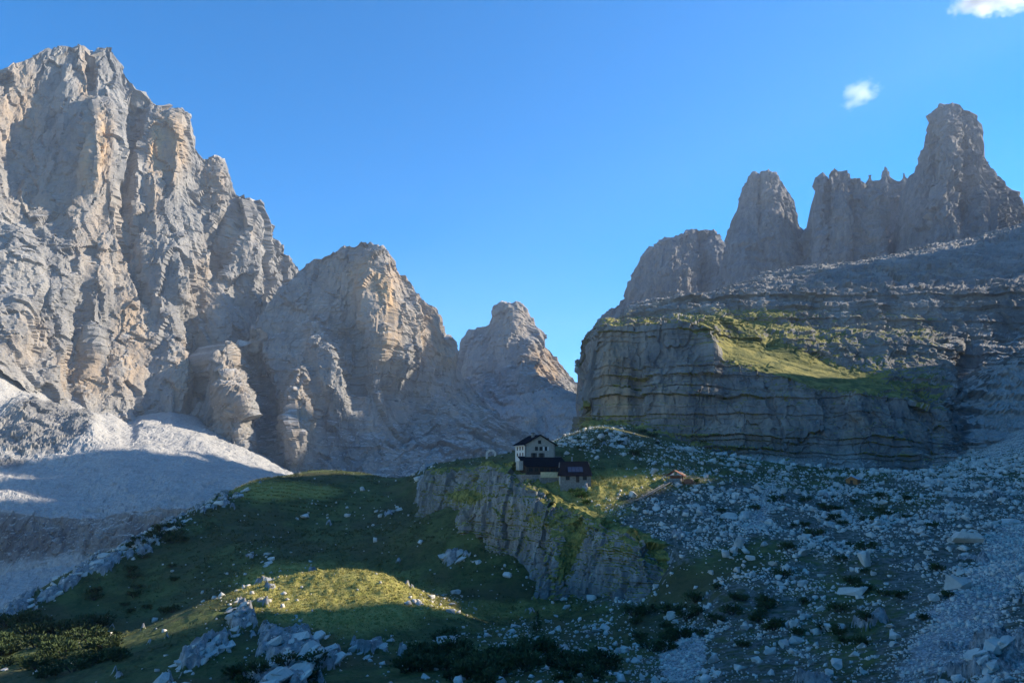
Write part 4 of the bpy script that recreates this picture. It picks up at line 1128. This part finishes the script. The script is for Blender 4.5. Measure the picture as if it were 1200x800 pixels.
def grass_tufts():
    r = np.random.default_rng(31)
    rub, rock, white, dry = zones(PXG, PYG, DG)
    cell = np.gradient(XG, axis=1) * np.gradient(DG, axis=0)
    dens = np.clip(dry, 0, 1) * 1.0 + .45 * (1 - np.clip(rub, 0, 1)) * sstep(-.2, .5, fbm(_p0, 15, 3, off=150))
    dens *= (DG > 80) & (DG < 430) & (np.abs(TG) < .72) & (np.abs(normals(VT)[..., 2]) > .7)
    w = np.cumsum((dens * cell * 160 / DG).reshape(-1)); w /= w[-1]
    N = 34000
    j, i = np.unravel_index(np.searchsorted(w, r.random(N)), XG.shape)
    t = TT[i] + (r.random(N) - .5) * .0016; d = DD[j] * (1 + (r.random(N) - .5) * .004)
    x, y = t * d, d; z = ground_at(x, y)
    B = 7
    s = r.uniform(.25, .75, N)[:, None] * np.clip(d / 200, .6, 1.6)[:, None]
    a = r.uniform(0, 6.28, (N, B)); lean = r.uniform(.2, .9, (N, B)) * s; hh = r.uniform(.5, 1.1, (N, B)) * s * .8
    ox = r.normal(size=(N, B)) * s * .35; oy = r.normal(size=(N, B)) * s * .35
    wx, wy = -np.sin(a) * s * .13, np.cos(a) * s * .13
    bx, by, bz = x[:, None] + ox, y[:, None] + oy, z[:, None] - .05 + 0 * ox
    v = np.stack([np.stack([bx - wx, by - wy, bz], -1), np.stack([bx + wx, by + wy, bz], -1), np.stack([bx + np.cos(a) * lean, by + np.sin(a) * lean, bz + hh], -1)], 2).reshape(-1, 3)
    nf = N * B
    me = bpy.data.meshes.new("grass_tufts")
    me.vertices.add(nf * 3); me.vertices.foreach_set("co", v.reshape(-1).astype(np.float32))
    me.loops.add(nf * 3); me.loops.foreach_set("vertex_index", np.arange(nf * 3, dtype=np.int32))
    me.polygons.add(nf); me.polygons.foreach_set("loop_start", np.arange(0, nf * 3, 3, dtype=np.int32)); me.polygons.foreach_set("loop_total", np.full(nf, 3, np.int32)); me.update()
    at = me.attributes.new("dry", 'FLOAT', 'POINT'); at.data.foreach_set("value", np.repeat(np.clip(dry, 0, 1)[j, i], B * 3).astype(np.float32))
    b = NB("grass_blades", .9)
    g = b.mix(b.ramp(b.noise(2, 4, .6), .35, .65), (0.045, 0.056, 0.017), (0.135, 0.13, 0.045)); g2 = b.mix(b.ramp(b.noise(1.3, 4, .6), .35, .65), (0.22, 0.215, 0.05), (0.37, 0.31, 0.10))  # second mix: dry blades with the sunlit brightness painted in
    b.col(b.mix(b.ramp(b.attr("dry"), .2, .8), g, g2))
    me.materials.append(b.m)
    o = bpy.data.objects.new("grass_tufts", me); COL.objects.link(o)
    o["kind"] = "stuff"; o["label"] = "coarse grass tufts growing over the hillside"; o["category"] = "grass"
grass_tufts()

# ------------------------------------------------------------------ buildings
M_STONE = plain("rubble_masonry", (0.19, 0.18, 0.16), .9, .3, .5, bump=.06)
M_PLASTER = plain("white_plaster", (0.50, 0.48, 0.44), .8, .08, 1.5)
M_GABLE = plain("grey_rendered_stone", (0.33, 0.31, 0.265), .85, .16, .8, bump=.04)
M_ROOF = plain("dark_sheet_roof", (0.011, 0.012, 0.017), .9, .2, 2.0); M_ROOF.node_tree.nodes["Principled BSDF"].inputs["Specular IOR Level"].default_value = 0.0
M_WOODD = plain("dark_timber", (0.045, 0.032, 0.024), .75, .3, .4)
M_WOODR = plain("red_brown_timber", (0.20, 0.085, 0.05), .8, .3, .5)
M_WOODO = plain("orange_timber", (0.34, 0.14, 0.05), .8, .25, .5)
M_WOODG = plain("weathered_grey_timber", (0.26, 0.235, 0.20), .85, .25, .5)
M_PANEL = plain("solar_panel_blue", (0.03, 0.045, 0.085), .25, .2, .6)
M_PARA = plain("sun_toned_parapet", (0.55, 0.47, 0.28), .85, .12, .7)  # warm yellow stands in for sunlight on the shaded parapet
M_SHUT = plain("white_shutter_paint", (0.66, 0.66, 0.62), .7, .06, .5)
M_SHUTR = plain("dark_shutter_paint", (0.07, 0.06, 0.05), .7, .1, .5)
M_TIN = plain("grey_sheet_metal", (0.30, 0.32, 0.34), .5, .12, .8)
def glass():
    b = NB("window_glass", .12); b.col((0.02, 0.025, 0.03)); b.b.inputs["Specular IOR Level"].default_value = .5
    return b.m
M_GLASS = glass()

def add_box(bm, x0, x1, y0, y1, z0, z1):
    vs = [bm.verts.new((x, y, z)) for z in (z0, z1) for x, y in ((x0, y0), (x1, y0), (x1, y1), (x0, y1))]
    for f in ((3, 2, 1, 0), (4, 5, 6, 7), (0, 1, 5, 4), (1, 2, 6, 5), (2, 3, 7, 6), (3, 0, 4, 7)):
        bm.faces.new([vs[k] for k in f])

def add_poly(bm, pts, off):
    """prism: polygon pts extruded by vector off"""
    a = [bm.verts.new(p) for p in pts]; b = [bm.verts.new(Vector(p) + Vector(off)) for p in pts]
    n = len(a)
    bm.faces.new(a[::-1]); bm.faces.new(b)
    for k in range(n): bm.faces.new((a[k], a[(k + 1) % n], b[(k + 1) % n], b[k]))

def part(name, bm, mat, parent, label=None, bev=0.0):
    bmesh.ops.recalc_face_normals(bm, faces=bm.faces[:])
    if bev: bmesh.ops.bevel(bm, geom=bm.edges[:], offset=bev, segments=1, affect='EDGES')
    me = bpy.data.meshes.new(name); bm.to_mesh(me); bm.free(); me.materials.append(mat)
    o = bpy.data.objects.new(name, me); COL.objects.link(o); o.parent = parent
    if label: o["label"] = label
    return o

def boxpart(name, mat, parent, *bs, label=None, bev=0.0):
    bm = bmesh.new()
    for b in bs: add_box(bm, *b)
    return part(name, bm, mat, parent, label, bev)

def window(parent, x, z, w, h, y, shut=None):
    o = boxpart("window", M_WOODD, parent, (x - w / 2 - .1, x - w / 2, y - .08, y + .05, z - .1, z + h + .1), (x + w / 2, x + w / 2 + .1, y - .08, y + .05, z - .1, z + h + .1),
                (x - w / 2, x + w / 2, y - .08, y + .05, z + h, z + h + .1), (x - w / 2, x + w / 2, y - .1, y + .05, z - .1, z), (x - .03, x + .03, y - .06, y + .03, z, z + h))
    boxpart("pane", M_GLASS, o, (x - w / 2, x - .03, y - .03, y + .02, z, z + h), (x + .03, x + w / 2, y - .03, y + .02, z, z + h))
    if shut:
        for s in (-1, 1):
            x0 = x + s * (w / 2 + .12); x1 = x0 + s * w * .55
            boxpart("shutter", shut, o, (min(x0, x1), max(x0, x1), y - .09, y - .03, z - .05, z + h + .05))
    return o

def empty(name, loc, rz):
    e = bpy.data.objects.new(name, None); COL.objects.link(e); e.location = loc; e.rotation_euler = (0, 0, rz)
    return e

def mountain_hut():
    A = math.radians(23)
    base = P(633, 556, 264); e = empty("mountain_hut", (base[0], base[1], 0.0), A)
    thing(e, "three storey stone mountain hut with pitched dark roof on the cliff edge", "mountain hut")
    W, D = 5.5, 8.5                        # half width of the gable, depth
    z0, ze, zr = -2.0, 11.3, 14.3
    bm = bmesh.new()
    add_poly(bm, [(-W, 0, z0), (W, 0, z0), (W, 0, ze), (0, 0, zr), (-W, 0, ze)], (0, D, 0))
    wall = part("wall", bm, M_GABLE, e)
    boxpart("side_wall_plaster", M_PLASTER, wall, (-W - .06, -W, .1, D - .1, 4, ze - .3), label="white plastered side wall")
    # corner stones and string course
    boxpart("corner_trim", M_STONE, wall, (-W - .1, -W + .35, -.08, .3, z0, ze - .2)); boxpart("corner_trim", M_STONE, wall, (W - .35, W + .1, -.08, .3, z0, ze - .2))
    ov = .8; sl = (zr - ze) / W
    bm = bmesh.new()
    for s in (-1, 1):
        add_poly(bm, [(0, -ov, zr + .05), (s * (W + ov), -ov, ze - ov * sl + .05), (s * (W + ov), -ov, ze - ov * sl + .32), (0, -ov, zr + .37)], (0, D + 2 * ov, 0))
    roof = part("roof", bm, M_ROOF, e)
    boxpart("chimney", M_STONE, roof, (-1.9, -1.1, 2, 2.9, zr - 1, zr + .9)); boxpart("chimney_cap", M_ROOF, roof, (-2.0, -1.0, 1.9, 3.0, zr + .9, zr + 1.05))
    bm = bmesh.new(); add_box(bm, 2.2, 4.0, 1.2, 3.4, ze + .2, ze + 2.35); dm = part("dormer", bm, M_WOODD, roof)
    boxpart("gutter", M_TIN, roof, (-W - ov - .1, -W - ov + .05, -ov, D + ov, ze - ov * sl - .02, ze - ov * sl + .14))
    for k in range(2): boxpart("eave_beam", M_WOODD, roof, ((-W - .6) if k == 0 else (W - .1), (-W + .1) if k == 0 else (W + .6), -.7, -.5, ze - .55, ze - .35))
    window(e, -.15, 11.6, .9, 1.0, -.02)
    window(e, -1.35, 9.3, .85, 1.15, -.02); window(e, .35, 9.3, .85, 1.15, -.02, None); window(e, 2.2, 9.3, .85, 1.2, -.02, M_SHUT)
    window(e, -2.3, 7.15, .95, 1.2, -.02, M_SHUTR); window(e, .55, 7.15, .95, 1.2, -.02, M_SHUTR)
    for yy in (1.9, 4.2, 6.5):              # side wall windows
        for zz in (7.3, 9.4):
            o = boxpart("window", M_WOODD, e, (-W - .12, -W - .05, yy - .5, yy + .5, zz, zz + 1.2)); boxpart("pane", M_GLASS, o, (-W - .14, -W - .11, yy - .4, yy + .4, zz + .1, zz + 1.1))
    # lower dining wing in front with a shed roof
    bm = bmesh.new(); x0, x1 = -7.6, 7.6
    add_poly(bm, [(x0, 0, 6.5), (x0, -5.6, 3.75), (x0, -5.6, z0), (x0, 0, z0)], (x1 - x0, 0, 0))
    wing = part("wing_wall", bm, M_WOODD, e)
    bm = bmesh.new(); add_poly(bm, [(x0 - .5, .35, 6.95), (x0 - .5, -6.3, 3.62), (x0 - .5, -6.3, 3.9), (x0 - .5, .35, 7.22)], (x1 - x0 + 1, 0, 0))
    wr = part("wing_roof", bm, M_ROOF, e)
    boxpart("flashing", M_TIN, wr, (x0 - .5, x1 + .5, .36, .5, 6.95, 7.32))
    for k in range(7): window(wing, -6 + 2 * k, 2.2, 1.3, 1.1, -5.62)
    boxpart("side_bay", M_GABLE, wing, (x0 - 2.0, x0 - .55, -4.2, -1.6, 2.6, 5.6)); 
    boxpart("plinth", M_STONE, e, (x0 - 2.6, x1 + .4, -7.6, .2, -4.5, 1.15), label="rough stone base of the hut")
    boxpart("parapet", M_PARA, e, (x0 + 3.4, x1 + .3, -9.7, -9.35, 0.2, 1.95), (x1 - .05, x1 + .3, -9.3, -7.62, .2, 1.95), label="terrace parapet with sunlit yellow put into its colour")
    boxpart("terrace", M_STONE, e, (x0 + 3.4, x1 + .3, -9.32, -7.64, -6.0, 1.0))
    for k in range(5):
        xx = x0 + 4.5 + k * 2.5
        boxpart("post", M_WOODD, e, (xx, xx + .16, -6.2, -6.02, 1.15, 3.62))
mountain_hut()

def side_building():
    base = P(673, 562, 256); e = empty("side_building", (base[0], base[1], -1.2), math.radians(4))
    thing(e, "low outbuilding with steep dark roof and solar panels beside the hut", "building")
    W, D = 5.0, 6.0
    bm = bmesh.new(); add_poly(bm, [(-W, -D / 2, -3), (-W, D / 2, -3), (-W, D / 2, 2.4), (-W, 0, 6.3), (-W, -D / 2, 2.4)], (2 * W, 0, 0))
    wall = part("wall", bm, M_STONE, e)
    boxpart("end_wall_plaster", M_PLASTER, wall, (-W - .07, -W, -D / 2 + .1, D / 2 - .1, -1, 2.3))
    bm = bmesh.new(); sl = 3.9 / (D / 2)
    for s in (-1, 1):
        t = (D / 2 + .55); zb = 6.45 - sl * t
        a = 4.5 if True else W
        add_poly(bm, [(-a, 0, 6.45), (a, 0, 6.45), (W + .45, s * t, zb), (-W - .45, s * t, zb)], (0, 0, .22))
    for s in (-1, 1):
        add_poly(bm, [(s * 4.5, 0, 6.46), (s * (W + .45), D / 2 + .55, 6.47 - sl * (D / 2 + .55)), (s * (W + .45), -D / 2 - .55, 6.47 - sl * (D / 2 + .55))], (s * .08, 0, .2))
    roof = part("roof", bm, M_ROOF, e)
    for k in range(4):
        xa = -2.4 + k * 1.25; f0, f1 = .42, .78; ya, yb = -(D / 2 + .55) * f0, -(D / 2 + .55) * f1
        bm = bmesh.new(); add_poly(bm, [(xa, ya, 6.75 - sl * -ya), (xa + 1.15, ya, 6.75 - sl * -ya), (xa + 1.15, yb, 6.75 - sl * -yb), (xa, yb, 6.75 - sl * -yb)], (0, -.04, .06))
        part("solar_panel", bm, M_PANEL, roof)
    boxpart("flue", M_TIN, roof, (-.75, -.45, .3, .6, 6.0, 8.0)); boxpart("flue_cap", M_TIN, roof, (-.85, -.35, .2, .7, 8.0, 8.12))
    d = boxpart("door", M_WOODD, e, (.1, 1.2, -D / 2 - .06, -D / 2 + .02, -.1, 2.0)); boxpart("handle", M_TIN, d, (1.02, 1.1, -D / 2 - .12, -D / 2 - .06, .9, 1.0))
    for x in (-2.6, 3.0): window(e, x, .7, 1.1, 1.0, -D / 2 - .02)
side_building()

def timber_hut():
    h = hit(793, 567); e = empty("timber_station", (h.x, h.y + 1.5, h.z + .7), math.radians(-24))
    thing(e, "open red brown timber shelter on stone base above the ramp", "shelter")
    W, L = 2.7, 3.4
    boxpart("stone_base", M_STONE, e, (-1.9, 1.9, -L / 2 + .1, L / 2 - .1, -1.5, 1.15), bev=.12)
    for x in (-2.2, 2.2):
        for y in (-L / 2, L / 2): boxpart("post", M_WOODG, e, (x - .1, x + .1, y - .1, y + .1, -1.0, 2.0))
    boxpart("tie_beam", M_WOODG, e, (-2.5, 2.5, -L / 2 - .12, -L / 2 + .12, 2.0, 2.2)); boxpart("tie_beam", M_WOODG, e, (-2.5, 2.5, L / 2 - .12, L / 2 + .12, 2.0, 2.2))
    boxpart("king_post", M_WOODG, e, (-.1, .1, -L / 2 - .1, -L / 2 + .1, 2.2, 3.55))
    bm = bmesh.new()
    for s in (-1, 1): add_poly(bm, [(0, -L / 2 - .5, 3.6), (s * (W + .4), -L / 2 - .5, 1.85), (s * (W + .4), -L / 2 - .5, 2.05), (0, -L / 2 - .5, 3.82)], (0, L + 1, 0))
    part("roof", bm, M_WOODR, e)
    boxpart("board_wall", M_WOODR, e, (-2.1, 2.1, L / 2 - .08, L / 2 + .02, .4, 2.0)); boxpart("lean_to", M_WOODR, e, (2.9, 5.4, -.9, 1.3, -.6, 1.0))
    # ramp of two rails going down to the left
    b0 = hit(747, 588); a0 = h + Vector((-1.4, -.6, 1.3)); b0 = b0 + Vector((0, 0, .5))
    r = empty("timber_ramp", ((b0.x, b0.y, b0.z)), 0)
    thing(r, "long sloping timber ramp with two rails descending left from the shelter", "ramp")
    d = a0 - b0; side = Vector((d.y, -d.x, 0)).normalized() * .65
    for s in (-1, 1):
        bm = bmesh.new(); tube(bm, side * s, d + side * s, .17, .17, 6); part("rail", bm, M_WOODG, r)
    for k in range(1, 12):
        c = d * (k / 12) - Vector((0, 0, .12)); bm = bmesh.new(); tube(bm, c - side * 1.2, c + side * 1.2, .08, .08, 5); part("crossbar", bm, M_WOODG, r)
    for k in (2, 5, 8):
        c = d * (k / 12); g = float(ground_at(b0.x + c.x, b0.y + c.y)[0]) - b0.z - .4
        bm = bmesh.new(); tube(bm, (c.x, c.y, g), (c.x, c.y, c.z - .1), .11, .11, 5); part("trestle", bm, M_WOODG, r)
timber_hut()

def cabin():
    h = hit(1003, 567); e = empty("wooden_cabin", (h.x, h.y + 2, h.z - .2), math.radians(-38))
    thing(e, "tiny orange wooden cabin with grey sheet roof on the right shelf", "cabin")
    W, L = 2.0, 5.0
    bm = bmesh.new(); add_poly(bm, [(-W, -L / 2, -.8), (W, -L / 2, -.8), (W, -L / 2, 2.0), (0, -L / 2, 3.0), (-W, -L / 2, 2.0)], (0, L, 0)); part("wall", bm, M_WOODO, e)
    bm = bmesh.new()
    for s in (-1, 1): add_poly(bm, [(0, -L / 2 - .35, 3.05), (s * 2.5, -L / 2 - .35, 1.8), (s * 2.5, -L / 2 - .35, 1.95), (0, -L / 2 - .35, 3.22)], (0, L + .7, 0))
    part("roof", bm, M_TIN, e)
    d = boxpart("door", M_WOODD, e, (-.5, .5, -L / 2 - .06, -L / 2 + .02, -.3, 1.7)); boxpart("handle", M_TIN, d, (.32, .42, -L / 2 - .12, -L / 2 - .06, .7, .8))
    boxpart("plinth", M_STONE, e, (-W - .15, W + .15, -L / 2 - .15, L / 2 + .15, -1.6, -.2))
cabin()

def arch():
    ds = np.linspace(285, 330, 60); t = (576 - 600) / F / CP
    zs = ground_at(t * ds, ds); b = int(np.argmax(zs / ds))          # on the crest of the bank
    p = Vector((t * ds[b], ds[b], float(zs[b])))
    k = p.length / F
    e = empty("stone_arch", p, 0.0)
    thing(e, "small pale stone arch standing on the grass left of the hut", "arch")
    bm = bmesh.new(); R, r0 = 6.0 * k, 3.6 * k
    N = 9
    for i in range(N):
        a0 = math.pi * i / N + .02; a1 = math.pi * (i + 1) / N - .02
        add_poly(bm, [(math.cos(a) * q, -.6, R * .5 + math.sin(a) * q) for a, q in ((a0, r0), (a0, R), (a1, R), (a1, r0))], (0, 1.2, 0))
    part("arch_ring", bm, M_BOULDER, e)
    for s in (-1, 1): boxpart("pier", M_BOULDER, e, (min(s * r0, s * R), max(s * r0, s * R), -.6, .6, -1.0, R * .5), bev=.05)
arch()

# ------------------------------------------------------------------ clouds
def cloud(px, py, w, h, lab, seed, dens, thr, tilt=0.0):
    d = 4300.0
    c = P(px, py, d); k = np.linalg.norm(c) / F
    me = bpy.data.meshes.new("cloud")
    v, f = ico(5)
    n = fbm(v + seed, .45, 4, .55)
    v = v * (1 + .55 * n[:, None]) * [w * k, h * k * 1.6, h * k]
    ca, sa = math.cos(tilt), math.sin(tilt)
    v = np.stack([v[:, 0] * ca - v[:, 2] * sa, v[:, 1], v[:, 0] * sa + v[:, 2] * ca], -1)
    me.from_pydata(v.tolist(), [], f.tolist())
    m = bpy.data.materials.new("cloud_vapour"); t = nt(m)
    out = t.nodes.new("ShaderNodeOutputMaterial"); pv = t.nodes.new("ShaderNodeVolumePrincipled")
    pv.inputs["Color"].default_value = (.99, .99, 1, 1); pv.inputs["Anisotropy"].default_value = .3
    tc = t.nodes.new("ShaderNodeTexCoord"); no = t.nodes.new("ShaderNodeTexNoise")
    mp = t.nodes.new("ShaderNodeMapping"); mp.inputs["Scale"].default_value = (1 / (h * k * 1.3), 1 / (h * k * 1.3), 1 / (h * k * .8)); mp.inputs["Location"].default_value = (seed, 0, 0)
    t.links.new(tc.outputs["Object"], mp.inputs["Vector"]); t.links.new(mp.outputs[0], no.inputs["Vector"])
    no.inputs["Scale"].default_value = 1.0; no.inputs["Detail"].default_value = 6; no.inputs["Roughness"].default_value = .65
    gr = t.nodes.new("ShaderNodeVectorMath"); gr.operation = 'MULTIPLY'; gr.inputs[1].default_value = (2 / (w * k), 2 / (h * k * 1.6), 2 / (h * k))
    t.links.new(tc.outputs["Object"], gr.inputs[0])
    ln = t.nodes.new("ShaderNodeVectorMath"); ln.operation = 'LENGTH'; t.links.new(gr.outputs[0], ln.inputs[0])
    fall = t.nodes.new("ShaderNodeMapRange"); fall.inputs["From Min"].default_value = 1.1; fall.inputs["From Max"].default_value = .1
    t.links.new(ln.outputs["Value"], fall.inputs["Value"])
    ad = t.nodes.new("ShaderNodeMath"); ad.operation = 'MULTIPLY_ADD'; t.links.new(fall.outputs[0], ad.inputs[0]); ad.inputs[1].default_value = .30; t.links.new(no.outputs["Fac"], ad.inputs[2])
    mr = t.nodes.new("ShaderNodeMapRange"); mr.inputs["From Min"].default_value = thr; mr.inputs["From Max"].default_value = thr + .28; mr.inputs["To Max"].default_value = dens
    t.links.new(ad.outputs[0], mr.inputs["Value"]); t.links.new(mr.outputs[0], pv.inputs["Density"])
    t.links.new(pv.outputs[0], out.inputs["Volume"])
    me.materials.append(m)
    o = bpy.data.objects.new("cloud", me); COL.objects.link(o); o.location = c
    thing(o, lab, "cloud", "small clouds in the upper right sky")
cloud(1152, 0, 110, 46, "bright puffy white cloud cut by the top edge at right", 3.0, .03, .66)
cloud(1000, 105, 80, 40, "thin torn wisp of cloud left of the tallest tower", 8.0, .012, .72, .25)
